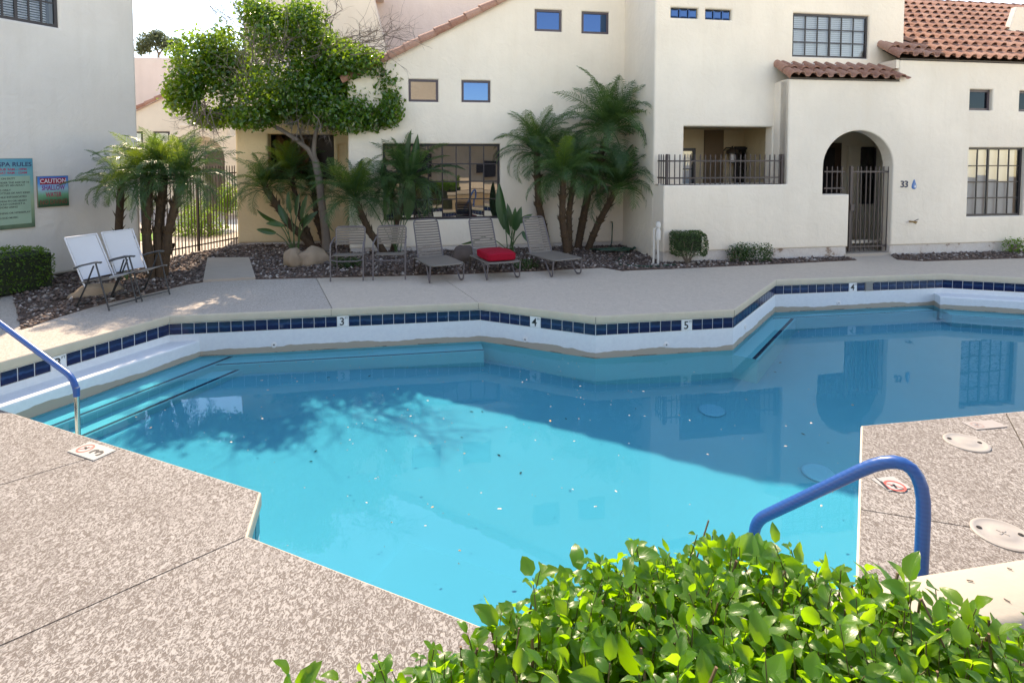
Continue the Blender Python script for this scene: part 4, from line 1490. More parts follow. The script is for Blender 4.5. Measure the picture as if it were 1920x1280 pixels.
lines = [('POOL & SPA RULES', su1 - .015 - .0, sg(.915), sh * .085, M_LNAVY, (su1 - su0) * .90, 'RIGHT'),
         ('MON - THUR 9AM - 10PM', px_u(49.5), sg(.845), sh * .045, M_LRED, None, 'RIGHT'), ('FRI & SAT 9AM - 12AM', px_u(50), sg(.795), sh * .045, M_LRED, None, 'RIGHT')]
for k, (txt, xr) in enumerate([('NO LIFEGUARD ON DUTY', 27), ('NO CHILDREN UNDER THE AGE OF 16', 53), ('UNLESS SUPERVISED BY AN ADULT', 45), ('SWIMMERS ONLY', 18), ('NO GLASS OR BOTTLES OF ANY KIND', 54),
                               ('NO BATHING WHILE INTOXICATED', 47.5), ('PERSONS WITH HEALTH OR HEART', 47.5), ('CONDITIONS SHOULD CONSULT A', 44), ('PHYSICIAN BEFORE USING', 30), ('NO RUNNING OR HORSEPLAY', 53.5), ('NO LOUD MUSIC', 30)]):
    z_ = [.715, .658, .618, .552, .508, .452, .395, .352, .308, .225, .158][k]
    lines.append((txt, px_u(xr), sg(z_), sh * .036, M_LDK, None, 'RIGHT'))
t = sign('rules_sign', 'tall teal and green spa rules sign cut off by the left edge', su0, su1, sz0, sz1,
         [(0, (.03, .08, .05)), (.12, (.10, .20, .12)), (.35, (.26, .36, .22)), (.6, (.20, .38, .32)), (.75, (.10, .33, .36)), (1, (.03, .26, .36))], lines)
mb = MB(); mb.fbox(L, su0 + .04, px_u(55), sg(.06), sg(.75), .0302, .0306); mb.build('text_panel', plain('panel_pale_green', (.24, .37, .28), .5, .2, 3), t)

# ---------------------------------------------------------------- distant houses over the fence
D1 = Fr(AY(390, 395, 20.5), 82.0); D2 = D1.off(-3.0); D3 = D1.off(-8)
hd = thing('cream_house', 'distant cream house with an arched doorway beyond the iron fence', 'house', D1.p(0, 0))
x0, x1 = D1.U(318, 300), D1.U(470, 300)
zA, zBk = D1.Z(390, 233), D1.Z(326, 252.5)
us_ = D1.U(335.5, 240)
da0, da1 = D1.U(346, 330), D1.U(421.5, 330); dzs, dzt = D1.Z(384, 300), D1.Z(384, 257)
cxd, rxd = (da0 + da1) / 2, (da1 - da0) / 2
darch = [(da0, -.02), (da0, dzs)] + [(cxd - rxd * math.cos(math.pi * k / 16), dzs + (dzt - dzs) * math.sin(math.pi * k / 16)) for k in range(1, 16)] + [(da1, dzs), (da1, -.02)]
us2 = D1.U(426, 240)
wall(D1, [(x0, -.02)] + darch + [(x1, -.02), (x1, zBk), (us2, zBk), (us2, zA), (us_, zA), (us_, zBk), (x0, zBk)], [], t=.3, r=.04).build('entry_wall', M_CREAM, hd)
mb = MB(); mb.fbox(D1, x0, x1, -.05, zBk - .05, -1.6, -1.5); mb.fbox(D1, x0, x1, zBk - .2, zBk - .06, -1.5, -.31); mb.build('entry_back', M_CREAM, hd)
mb = MB(); mb.fbox(D1, D1.U(354, 330), D1.U(400, 330), 0, D1.Z(380, 283), -1.5, -1.46); mb.build('garage_door', plain('door_taupe', (.16, .13, .11), .7, .1, 4), hd)
mb = MB(); mb.fbox(D1, D1.U(411, 330), D1.U(420, 330), .4, D1.Z(415, 290), -1.5, -1.46); mb.build('side_window', M_FRAME, hd)
y0, y1 = D2.U(200, 250), D2.U(470, 250)
zq = lambda x, y: (D2.U(x, y), D2.Z(x, y))
r0, r1 = zq(262, 204), zq(312, 180); s2 = (r1[1] - r0[1]) / (r1[0] - r0[0])
zz = lambda u_: r0[1] + s2 * (u_ - r0[0])
wa = win(hd, D2, 288, 318, 247, 276, 1, 1, M_GLASS, d=-.03, frame=M_FRAME, fw=.06, blind=(0, 1, 80))
wb2 = win(hd, D2, 240, 267.5, 247, 276, 1, 1, M_GLASS, d=-.03, frame=M_FRAME, fw=.06, blind=(0, 1, 80))
wc = win(hd, D2, 400, 425, 216, 240, 1, 1, M_FILM, d=-.03, frame=M_FRAME, fw=.06)
wall(D2, [(y0, -.02), (y1, -.02), (y1, zz(y1)), (y0, zz(y0))], [wa, wb2, wc], t=.3, r=.04).build('gable_wall', M_CREAM, hd)
cap_row(hd, D2.p(y0, zz(y0) + .06, .05), D2.p(y1, zz(y1) + .06, .05), D2.n * .8 + Z3 * .8, ex=.42)
mb = MB(); mb.add([D2.p(y0, zz(y0), 0), D2.p(y1, zz(y1), 0), D2.p(y1, zz(y1), -6), D2.p(y0, zz(y0), -6)], [(0, 1, 2, 3)]); mb.build('roof_slope', M_TERRA, hd)
t = thing('pink_stucco_tower', 'flat-topped pink stucco block far behind the cream house under the open sky', 'house', D3.p(0, 0))
mb = MB(); wall(D3, [(D3.U(180, 150), 0), (D3.U(470, 150), 0), (D3.U(470, 150), D3.Z(300, 108)), (D3.U(180, 150), D3.Z(300, 108))], t=5, r=.08, mb=mb); mb.build('tower_wall', M_PINK, t)
# red kerb and street beyond
st = MB(); a, b = G(350, 400), G(475, 398)
MB().prism([G(330, 402)[:2], G(480, 402)[:2], G(480, 396)[:2], G(330, 396)[:2]], -.06, -.02).build('street', plain('asphalt', (.10, .095, .09), .95, .15, 6))['kind'] = 'structure'
kb = MB().prism([G(425, 401)[:2], G(470, 401)[:2], G(470, 399)[:2], G(425, 399)[:2]], -.06, .10).build('kerb', plain('kerb_red', (.50, .03, .03), .7)); kb['kind'] = 'structure'
pw = MB().prism([G(268, 486)[:2], G(322, 478)[:2], G(330, 455)[:2], G(272, 462)[:2]], -.05, -.0).build('path', plain('path_concrete', (.55, .53, .50), .9, .06, 4)); pw['kind'] = 'structure'
pw2 = MB().prism([G(412, 440)[:2], G(470, 432)[:2], G(470, 408)[:2], G(404, 416)[:2]], -.055, .004).build('path', bpy.data.materials['path_concrete']); pw2['kind'] = 'structure'
lw = MB().prism([G(262, 452)[:2], G(318, 450)[:2], G(318, 436)[:2], G(262, 438)[:2]], -.05, .02).build('lawn', plain('lawn_green', (.10, .24, .02), .9, .3, 30)); lw['kind'] = 'structure'

# ---------------------------------------------------------------- iron fence between the houses
fa, fb = G(271, 494), G(466, 455)
fa = Vector((fa.x, fa.y, 0)); fb = Vector((fb.x, fb.y, 0))
zf1 = 2.18 - (311 - 290) / FPX * fb.y * 1.0
t = thing('iron_fence', 'dark iron picket fence with sunlit garden behind it beside the left house', 'fence', fa)
pickets(t, lerp(fa, fb), 33, .03, zf1, w=.016, mat=M_IROND, rails=(zf1 - .16, .17), rw=.03, post=(0, .47, 1))

# ---------------------------------------------------------------- yard side behind the photographer, mirrored in the glass
kx = Fr((0, -8.5), 85.0)
t = thing('cream_building', 'sunlit cream building mirrored in the wide grid window', 'house', kx.p(0, 0))
wall(kx, [(-16, 0), (16, 0), (16, 4.2), (-16, 4.2)], [rect(a, 1.0, a + 1.4, 2.2) for a in (-9, -5, 1, 5, 9)], t=.3, r=.03).build('wall', M_CREAM, t)
MB().fbox(kx, -16, 16, 4.2, 4.3, -4, .05)  .build('roof', M_CREAM, t)
MB().fbox(kx, -1.6, 3.3, 4.31, 7.2, -3.5, -.02).build('tower', M_CREAM, t)
for a in (-9, -5, 1, 5, 9): MB().fbox(kx, a - .01, a + 1.41, .99, 2.21, -.35, -.25).build('window', M_FRAME, t)
t = thing('garden_wall', 'orange-tan garden wall mirrored low in the wide grid window', 'wall', kx.p(0, 0, 3.5))
MB().fbox(kx, -10, -1.6, 0, 1.75, 3.3, 3.5).build('wall', plain('wall_orange_tan', (.48, .27, .12), .9, .1, 3), t)
MB().fbox(kx, -10, -1.6, 1.75, 1.82, 3.27, 3.53).build('cap', M_TAN, t)

# ================================================================== planting beds
def bed(name, px_front, back, z=.012):
    pts = [V2(G(x, y)) for x, y in px_front] + [V2(p) for p in back]
    o = MB().prism([tuple(p) for p in pts], -.03, z).build(name, M_BED); o['kind'] = 'structure'
    return [(p.x, p.y) for p in pts]


M_BED = plain('bed_earth', (.11, .075, .062), .95, .3, 5, .2, 0, .6, 40)
front1 = [(40, 618), (125, 590), (190, 571), (264, 554), (350, 534), (380, 529), (478, 524), (600, 521), (690, 519), (870, 514), (1000, 509), (1130, 502), (1166, 508), (1290, 503), (1460, 495), (1606, 488)]
back1 = [F.p(ua1 - .05, 0, -.02), F.p(uL + .02, 0, -.02), U_.p(vL + .02, 0, -.02), Gf.p(vL + .02, 0, .0), Gf.p(g0, 0, 0), Pf.p(Pf.U(655, 300), 0, 0), Pf.p(p0, 0, 0), fb, fa, L.p(l1, 0, 0), L.p(L.U(20, 540), 0, 0)]
bed1 = bed('gravel_bed', front1, back1)
front2 = [(1682, 487), (1730, 490), (1800, 488), (1920, 484), (1990, 482)]
bed2 = bed('gravel_bed', front2, [F.p(uR, 0, -.02), F.p(ua2 + .03, 0, -.02)])
PAD = [G(381, 529), G(389, 487), G(467, 486), G(479, 524)]
padpoly = [(p.x, p.y) for p in PAD]
o = MB().prism(padpoly, -.03, .045).build('concrete_pad', M_PAD); o['kind'] = 'structure'


def m_gravel():
    m = N('gravel_stone')
    c = m.ramp(m.geo('Random Per Island'), [(0, (.07, .05, .042)), (.3, (.14, .10, .085)), (.55, (.22, .16, .135)), (.75, (.12, .10, .095)), (.9, (.30, .25, .22)), (1, (.48, .44, .41))])
    m.base(c).rough(.8, .3)
    return m.m


M_GRAV = m_gravel()
OCT = np.array([(1, 0, 0), (-1, 0, 0), (0, 1, 0), (0, -1, 0), (0, 0, 1), (0, 0, -1)], float)
OCTF = np.array([(0, 2, 4), (2, 1, 4), (1, 3, 4), (3, 0, 4), (2, 0, 5), (1, 2, 5), (3, 1, 5), (0, 3, 5)])


def stones(name, polys, n, smin, smax, avoid=(), hz=.012):
    V, Fc = [], []
    areas = [abs(area2(p)) for p in polys]; cnt = 0
    for poly, a in zip(polys, areas):
        k = int(n * a / sum(areas)); xs = [p[0] for p in poly]; ys = [p[1] for p in poly]; got = 0; tries = 0
        while got < k and tries < k * 12:
            tries += 1
            x, y = random.uniform(min(xs), max(xs)), random.uniform(min(ys), max(ys))
            if not inside((x, y), poly) or any(inside((x, y), q) for q in avoid): continue
            s = smin + (smax - smin) * random.random() ** 2.2
            q = OCT * (s * RNG.uniform(.6, 1.25, (6, 1))) * np.array([1, .85, .62]) + RNG.normal(0, s * .16, (6, 3))
            a = random.uniform(0, 6.28); ca, sa = math.cos(a), math.sin(a)
            q = q @ np.array([(ca, sa, 0), (-sa, ca, 0), (0, 0, 1)])
            V.append(q + (x, y, hz + s * random.uniform(.1, .5))); Fc.append(OCTF + 6 * cnt); cnt += 1; got += 1
    o = link(name, np_mesh(name, np.concatenate(V), np.concatenate(Fc), M_GRAV)); o['kind'] = 'stuff'
    return o


stones('gravel', [bed1], 11500, .018, .055, [padpoly])
stones('gravel', [bed2], 1100, .018, .05)


# ---------------------------------------------------------------- boulders
def boulder(label, c, dims, mat, seed):
    bm = bmesh.new(); bmesh.ops.create_icosphere(bm, subdivisions=3, radius=1)
    from mathutils import noise as mn
    for v in bm.verts:
        n_ = mn.noise(v.co * 1.3 + Vector((seed * 3.1, 0, 0))) * .35 + mn.noise(v.co * 3.1 + Vector((0, seed, 0))) * .10
        co = v.co * (1 + n_); co.z = max(co.z, -.5)
        v.co = Vector((co.x * dims[0], co.y * dims[1], co.z * dims[2]))
    me = bpy.data.meshes.new('boulder'); bm.to_mesh(me); bm.free(); me.materials.append(mat)
    me.polygons.foreach_set('use_smooth', [True] * len(me.polygons))
    o = link('boulder', me, None, c); o.rotation_euler.z = seed
    tag(o, label, 'boulder')


M_ROCKT = plain('rock_tan', (.34, .25, .175), .9, .3, 4, .3, 0, .8, 14)
M_ROCKD = plain('rock_dark', (.12, .095, .085), .9, .35, 4, .3, 0, .8, 14)
P = G(583, 497); boulder('rounded tan boulder lying at the foot of the citrus tree', P + Vector((0, .1, .10)), (.36, .24, .24), M_ROCKT, 1)
P = G(548, 499); boulder('slanting pale boulder leaning against the rounded tan boulder', P + Vector((0, .0, .12)), (.26, .17, .24), M_ROCKT, 2)
P = G(868, 494); boulder('dark boulder in the gravel between two loungers', P + Vector((0, .15, .10)), (.25, .22, .26), M_ROCKD, 3)
P = G(168, 556); boulder('low brown rock behind the left white folding chair', P + Vector((0, .1, .04)), (.34, .2, .13), M_ROCKT, 4)

# ================================================================== leaves, trees, palms
def leaf_cloud(blobs, n, size, flat=.5, up=.35, shape=.42, surf=.55, cull=None):
    """folded leaves scattered through ellipsoids. blobs: (cx, cy, cz, rx, ry, rz, weight)."""
    w = np.array([b[6] for b in blobs], float); w /= w.sum()
    idx = RNG.choice(len(blobs), n, p=w)
    B = np.array([b[:6] for b in blobs], float)[idx]
    d = RNG.normal(size=(n, 3)); d /= np.linalg.norm(d, axis=1, keepdims=True)
    rad = surf + (1 - surf) * RNG.random((n, 1)) ** .6
    rad = np.where(RNG.random((n, 1)) < .25, RNG.random((n, 1)), rad)
    c = B[:, :3] + d * rad * B[:, 3:6] * (1 + RNG.normal(0, .10, (n, 1)))
    if cull is not None: 
        k = cull(c); c, d = c[k], d[k]; n = len(c)
    nrm = d * .5 + np.array([0, 0, up]) + RNG.normal(0, flat, (n, 3)); nrm /= np.linalg.norm(nrm, axis=1, keepdims=True)
    ax = np.cross(nrm, RNG.normal(size=(n, 3))); ax /= np.linalg.norm(ax, axis=1, keepdims=True)
    ax[:, 2] -= .25; ax /= np.linalg.norm(ax, axis=1, keepdims=True)
    sd_ = np.cross(nrm, ax); sd_ /= np.linalg.norm(sd_, axis=1, keepdims=True)
    s = size * RNG.uniform(.65, 1.3, (n, 1))
    a = c - ax * s * .5; t = c + ax * s * .5 - nrm * s * .10
    l = c + sd_ * s * shape * .5 + nrm * s * .08; r = c - sd_ * s * shape * .5 + nrm * s * .08
    V = np.stack([a, r, t, l], 1).reshape(-1, 3)
    base = np.arange(n)[:, None] * 4
    Fc = np.concatenate([base + np.array([0, 1, 2]), base + np.array([0, 2, 3])], 0)
    return V, Fc


def twigs(mb, start, direction, length, depth, r, spread=.7, n=3):
    p = Vector(start); d = Vector(direction).normalized(); pts = [p.copy()]
    k = 3
    for i in range(k):
        d = (d + Vector(RNG.normal(0, .22, 3))).normalized(); p = p + d * length / k; pts.append(p.copy())
    mb.tube(pts, [r * (1 - .5 * i / k) for i in range(k + 1)], 3 if r < .012 else 5, cap=False)
    if depth > 0:
        for i in range(n):
            q = pts[RNG.integers(1, k + 1)]
            d2 = (d + Vector(RNG.normal(0, spread, 3))).normalized()
            twigs(mb, q, d2, length * RNG.uniform(.5, .85), depth - 1, r * .55, spread, n)


M_BARK = plain('bark_grey', (.20, .165, .14), .9, .3, 8, .2, 0, .7, 25)
M_TWIG = plain('dry_twigs', (.17, .135, .115), .9, .25, 8, .2)
M_CITR = foliage('citrus_leaf', [(0, (.012, .062, .014)), (.5, (.026, .105, .018)), (.85, (.06, .16, .018)), (1, (.14, .21, .02))], (.38, .63, .03), .40, .20, .8)

ctree = thing('citrus_tree', 'broad citrus tree with glossy green crown and bare grey twigs', 'tree', G(613, 470))
TB = G(613, 470)
YT_ = TB.y
at = lambda x, y, dy=0: AY(x, y, YT_ + dy)
mb = MB()
mb.tube([at(614, 474), at(611, 440), at(603, 380), at(599, 340), at(591, 300)], [.115, .095, .085, .083, .078], 10)
mb.tube([at(592, 312), at(588, 285), at(590, 262), at(598, 220), at(612, 170, .1)], [.070, .055, .05, .04, .03], 8)
mb.tube([at(594, 308), at(578, 280), at(556, 262), at(528, 244), at(495, 228, -.2), at(460, 200, -.3)], [.068, .058, .052, .045, .035, .025], 8)
mb.tube([at(590, 290), at(570, 272, .1), at(560, 240, .3), at(545, 190, .5)], [.03, .026, .022, .02], 6)
mb.build('trunk', M_BARK, ctree, smooth=True)
mb = MB()
for a, b, r in (((495, 228), (430, 160), .02), ((495, 228), (400, 210), .016), ((460, 200), (480, 110), .02), ((598, 220), (540, 110), .022), ((605, 190), (680, 130), .022), ((612, 170), (600, 60), .02), ((598, 225), (680, 205), .018), ((545, 190), (520, 60), .018), ((430, 160), (375, 110), .014)):
    p, q_ = at(*a), at(*b, RNG.uniform(-.4, .4)); m_ = p.lerp(q_, .5) + Vector(RNG.normal(0, .08, 3))
    mb.tube([p, m_, q_], [r * 1.3, r, r * .6], 6)
mb.build('limb', M_BARK, ctree, smooth=True)
mpp = YT_ / FPX
blobs = []
for x, y, rx, ry, w in ((375, 120, 55, 62, 1.4), (345, 175, 34, 42, .8), (400, 222, 42, 20, .5), (440, 150, 55, 60, 1.1), (420, 95, 50, 40, .7), (510, 62, 50, 52, .9), (570, 40, 40, 38, .6),
                        (480, 20, 34, 24, .3), (590, 95, 52, 48, 1.1), (530, 165, 75, 52, 1.3), (610, 180, 72, 50, 1.6), (685, 150, 60, 54, 2.0), (708, 195, 48, 46, 1.5), (650, 218, 60, 32, 1.2), (640, 150, 60, 50, 1.2), (640, 110, 50, 36, .8), (470, 222, 45, 22, .5), (665, 118, 50, 28, .7),
                        (728, 160, 30, 40, .7), (735, 205, 20, 34, .4), (700, 225, 30, 22, .4), (560, 190, 70, 45, .9), (420, 60, 12, 22, .05), (540, 210, 50, 20, .4)):
    p = at(x, y, RNG.uniform(-.5, .5))
    blobs.append((p.x, p.y, p.z, rx * mpp * 1.08, max(.45, rx * mpp * .98), ry * mpp * 1.05, w))
lv, lf = leaf_cloud(blobs, 45000, .104, .6, .35, .56, .45)
o = link('crown', np_mesh('crown', lv - np.array(TB), lf, M_CITR), ctree); o['kind'] = 'stuff'
mb = MB()
for x, y, dx, dy, ln, n_ in ((660, 95, .7, .1, .8, 4), (690, 85, .8, -.05, .7, 4), (640, 85, .5, .2, .7, 4), (600, 60, .2, .6, .5, 3), (480, 60, -.3, .8, .7, 4), (450, 60, -.4, .7, .8, 4), (470, 160, -.2, .3, .6, 7), (490, 130, .1, .5, .7, 7), (375, 185, -.2, -.4, .5, 6), (395, 195, .1, -.5, .5, 5), (560, 215, 0, -.3, .4, 6), (600, 225, .2, -.3, .4, 5), (520, 110, .2, .5, .6, 5), (620, 110, .5, .3, .6, 4)):
    for k in range(n_):
        twigs(mb, at(x + RNG.normal(0, 10), y + RNG.normal(0, 8), RNG.uniform(-1.25, .1)), (dx, RNG.normal(0, .3), dy), ln, 2, .011, .75, 4)
o = mb.build('bare_twigs', M_TWIG, ctree); o['kind'] = 'stuff'

# distant grey-green tree above the left houses
gt = thing('gum_tree', 'hazy grey-green tree far behind the pink roofline', 'tree', AY(298, 200, 42))
at2 = lambda x, y, dy=0: AY(x, y, 42 + dy)
mb = MB(); mb.tube([at2(300, 330), at2(298, 130), at2(297, 100), at2(285, 75)], [.30, .14, .08, .03], 7); mb.tube([at2(297, 105), at2(310, 85), at2(322, 70)], [.07, .05, .03], 6)
mb.build('trunk', M_BARK, gt)
bl = []
for x, y, rx, ry, w in ((280, 78, 22, 20, 1), (310, 82, 18, 16, .8), (268, 92, 14, 16, .6), (330, 84, 12, 14, .5), (295, 66, 14, 10, .5), (345, 90, 10, 10, .3), (380, 72, 8, 7, .2)):
    p = at2(x, y, RNG.uniform(-1, 1)); k = 42 / FPX; bl.append((p.x, p.y, p.z, rx * k, rx * k, ry * k, w))
M_GUM = foliage('gum_leaf', [(0, (.06, .08, .045)), (1, (.12, .14, .08))], (.25, .3, .15), .35, .6, .3)
lv, lf = leaf_cloud(bl, 3600, .24, .6, .1, .3, .25)
o = link('crown', np_mesh('crown', lv - np.array(WL[gt.name]), lf, M_GUM), gt); o['kind'] = 'stuff'

# ---------------------------------------------------------------- pygmy date palms
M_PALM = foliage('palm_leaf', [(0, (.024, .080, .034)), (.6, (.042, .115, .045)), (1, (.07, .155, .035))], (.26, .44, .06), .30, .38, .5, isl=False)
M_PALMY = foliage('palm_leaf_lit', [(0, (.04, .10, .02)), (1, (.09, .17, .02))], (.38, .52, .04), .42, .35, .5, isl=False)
M_PTR = plain('palm_trunk', (.085, .055, .036), .95, .4, 14, .2, 0, .9, 30)
M_BOOT = plain('palm_boot', (.13, .085, .052), .95, .35, 12, .2)


def frond_mesh(ln, droop, mat, npair=30, wid=.2, seed=0):
    rg = np.random.default_rng(seed)
    mb = MB(); pts = []
    a0 = 1.0
    x = z = 0.0; K = 12
    for i in range(K + 1):
        t = i / K; pts.append(Vector((x, 0, z)))
        ang = a0 - droop * t ** 1.25
        x += math.cos(ang) * ln / K; z += math.sin(ang) * ln / K
    mb.tube(pts, [.011 * (1 - .85 * i / K) + .0012 for i in range(K + 1)], 4, cap=False)
    for i in range(npair):
        t = .14 + .86 * (i + .5) / npair
        f_ = t * K; j = min(K - 1, int(f_)); p = pts[j].lerp(pts[j + 1], f_ - j); d = (pts[j + 1] - pts[j]).normalized()
        nrm = Vector((-d.z, 0, d.x))
        L_ = wid * (math.sin(math.pi * min(1, t * .92 + .12)) ** .6) * rg.uniform(.85, 1.15)
        for sg in (-1, 1):
            side = Vector((0, sg, 0))
            dirn = (side * .85 + d * (.5 + .5 * t) + nrm * rg.uniform(.05, .40)).normalized()
            tip = p + dirn * L_ + Vector((0, 0, -L_ * rg.uniform(.10, .45)))
            mid = p + dirn * L_ * .5 + nrm * .01
            w = d * .0092
            mb.add([p - w * .6, mid - w, tip, mid + w, p + w * .6], [(0, 1, 3, 4), (1, 2, 3)])
    return mb.mesh('frond', mat)


FROND = {}
for k, (ln, dr) in enumerate(((1.25, 1.5), (1.35, 1.8), (1.1, 2.2), (1.35, 1.1), (1.05, .7), (1.25, 2.6))):
    FROND[k] = frond_mesh(ln, dr, M_PALM, 32, .31, k)
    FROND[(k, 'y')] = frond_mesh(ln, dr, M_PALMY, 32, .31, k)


def palm(label, base_px, top_px, nfr=26, sc=1.0, dy=0.0, lit=0.0, lean=0.0, rtr=.058, group=None, yb=None, base_y=None):
    B = G(*base_px) if yb is None else AY(*base_px, yb)
    T = AY(*top_px, B.y + dy)
    t = thing('date_palm', label, 'palm', B, group)
    mid = B.lerp(T, .5) + Vector((0, 0, -.04 * (T - B).length)) + (T - B).cross(Vector((0, 1, 0))) * .04
    path = [B + Vector((0, 0, -.05)), B.lerp(mid, .5), mid, mid.lerp(T, .5), T]
    path = arc(path, .3, 4)
    n_ = len(path)
    rad = [rtr * (1.15 - .25 * abs(i / n_ - .1) + .03 * (i % 2)) for i in range(n_)]
    mb = MB(); mb.tube(path, rad, 9); mb.build('trunk', M_PTR, t)
    # old leaf bases stud the trunk
    mb = MB(); tot = (T - B).length; k = int(tot / .014)
    for i in range(k):
        s = i / k; f_ = s * (n_ - 1); j = min(n_ - 2, int(f_)); p = path[j].lerp(path[j + 1], f_ - j)
        a = i * 2.4; ax = (path[j + 1] - path[j]).normalized(); x = ax.orthogonal().normalized(); y = ax.cross(x)
        o_ = x * math.cos(a) + y * math.sin(a)
        q0 = p + o_ * rtr * .9; ln_ = .065 + .07 * s ** 2
        mb.add([q0 - ax * .02 + ax.cross(o_) * .028, q0 - ax * .02 - ax.cross(o_) * .028, q0 + o_ * ln_ * .7 + ax * ln_, q0 + ax * .015], [(0, 1, 2), (0, 2, 3), (1, 3, 2)])
    o = mb.build('leaf_base', M_BOOT, t); o['kind'] = 'stuff'
    axd = (path[-1] - path[-2]).normalized()
    for i in range(nfr):
        a = i * 2.39996 + lean; s = i / nfr                # inner, upright fronds first
        pit = .44 - 1.50 * s + RNG.normal(0, .12)
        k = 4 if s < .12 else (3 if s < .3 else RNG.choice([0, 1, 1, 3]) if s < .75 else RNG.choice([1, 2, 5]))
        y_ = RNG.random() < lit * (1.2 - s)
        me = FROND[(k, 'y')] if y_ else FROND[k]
        M_ = Matrix.Translation(T + axd * (.10 * (1 - s) - .06) + Vector((math.cos(a), math.sin(a), 0)) * .03) @ Matrix.Rotation(a, 4, 'Z') @ Matrix.Rotation(-pit - .12, 4, 'Y') @ Matrix.Rotation(RNG.normal(0, .25), 4, 'X')
        M_ = M_ @ Matrix.Scale(sc * RNG.uniform(.85, 1.1), 4)
        link('frond', me, t, None, M_)
    return t


GP1, GP2, GP3 = 'date palms beside the wide grid window', 'date palms at the iron fence', 'date palms by the tan patio wall'
palm('tallest date palm, its crown against the shadowed wall corner', (1082, 468), (1142, 243), 52, 1.14, -.1, .12, .3, 00.076, GP1)
palm('date palm with straight trunk standing behind the right lounger', (1028, 466), (1006, 285), 46, 0.91, -.2, .05, 1.1, 00.076, GP1)
palm('date palm in the middle of the clump with twin-looking trunk', (1064, 478), (1056, 330), 43, 0.85, -.25, .08, 2.0, 00.068, GP1)
palm('date palm with slim trunk forking behind the middle of the clump', (1068, 474), (1078, 318), 40, 0.85, .2, .05, .2, 00.060, GP1)
palm('lowest date palm, leaning far right towards the white wall', (1100, 470), (1158, 352), 43, 0.97, -.2, .04, 1.7, 00.068, GP1)
palm('small date palm alone against the grey left house wall', (230, 516), (227, 352), 28, 0.66, -.1, .15, .9, 00.061, GP2)
palm('date palm leaning left over the white folding chairs', (284, 524), (281, 335), 33, 0.72, 0, .35, 2.2, 00.061, GP2)
palm('date palm with thick upright trunk in the fence clump', (301, 522), (308, 330), 36, 0.80, .1, .4, .4, 00.072, GP2)
palm('date palm leaning right in front of the iron fence', (306, 520), (340, 338), 36, 0.80, -.15, .12, 1.4, 00.065, GP2)
palm('date palm leaning left across the tan patio wall', (596, 468), (497, 352), 36, 0.76, .1, .30, .8, 00.075, GP3)
palm('sunlit date palm crown under the dark patio opening', (590, 466), (545, 325), 31, 0.76, .2, .75, 2.6, 00.056, GP3)
palm('small dark date palm just left of the citrus trunk', (610, 462), (588, 362), 26, 0.63, .3, .1, .1, 00.053, GP3)
palm('date palm left of the grid window leaning over a strap chair', (726, 478), (665, 372), 43, 0.91, -.2, .03, 1.9, 00.068, GP1)
palm('date palm with straight short trunk below the grid window corner', (722, 470), (724, 368), 40, 0.87, .0, .03, .6, 00.072, GP1)
palm('date palm curving up in front of the left grid panes', (736, 472), (764, 340), 43, 0.97, .0, .03, 2.4, 00.060, GP1)


# ---------------------------------------------------------------- bird of paradise clumps
M_STREL = foliage('strelitzia_leaf', [(0, (.02, .075, .03)), (.6, (.03, .10, .035)), (1, (.05, .14, .04))], (.2, .38, .05), .22, .35, .5, isl=False)
M_STEM = plain('leaf_stalk', (.05, .11, .03), .6, .2, 10)


def paddle(ln, w, bend, fold=.35):
    rows = []; x = z = 0.0; K = 7
    for i in range(K + 1):
        t = i / K; ww = w * math.sin(math.pi * min(1, .06 + t * .94)) ** .75 * (1 - .25 * t)
        ang = bend * (t - .2)
        rows.append([(x - 0, -ww, z + ww * fold), (x, -ww * .5, z + ww * fold * .4), (x, 0, z), (x, ww * .5, z + ww * fold * .4), (x, ww, z + ww * fold)])
        x += math.cos(ang) * ln / K; z -= math.sin(ang) * ln / K
    mb = MB(); mb.grid(rows); return mb.mesh('leaf', M_STREL, smooth='all')


PADS = [paddle(.48, .085, .5), paddle(.40, .07, 1.1), paddle(.55, .08, .2), paddle(.42, .045, .1, .9)]


def strel(label, base_px, leaves, base_y=None, group='bird of paradise clumps'):
    B = G(*base_px)
    t = thing('bird_of_paradise', label, 'plant', B, group)
    for (x0, y0), (x1, y1), k, dy in leaves:
        a = AY(x0, y0, B.y + dy); b = AY(x1, y1, B.y + dy * 1.6 - .04); st = B + Vector((RNG.normal(0, .05), RNG.normal(0, .05), 0))
        MB().tube(arc([st, st.lerp(a, .55) + Vector((0, 0, .08)), a], .5, 4), .011, 5, False).build('stalk', M_STEM, t)
        d = b - a; Ld = d.length; d.normalize(); s = d.cross(Vector((RNG.normal(0, .25), 1, RNG.normal(0, .25)))).normalized()
        u_ = d.cross(s)
        if u_.y > 0: s, u_ = -s, -u_
        Mx = Matrix(((d.x, s.x, u_.x, a.x), (d.y, s.y, u_.y, a.y), (d.z, s.z, u_.z, a.z), (0, 0, 0, 1))) @ Matrix.Rotation(RNG.normal(0, .35), 4, 'X') @ Matrix.Scale(Ld / (.40, .33, .5, .4)[k], 4)
        link('leaf', PADS[k], t, None, Mx)


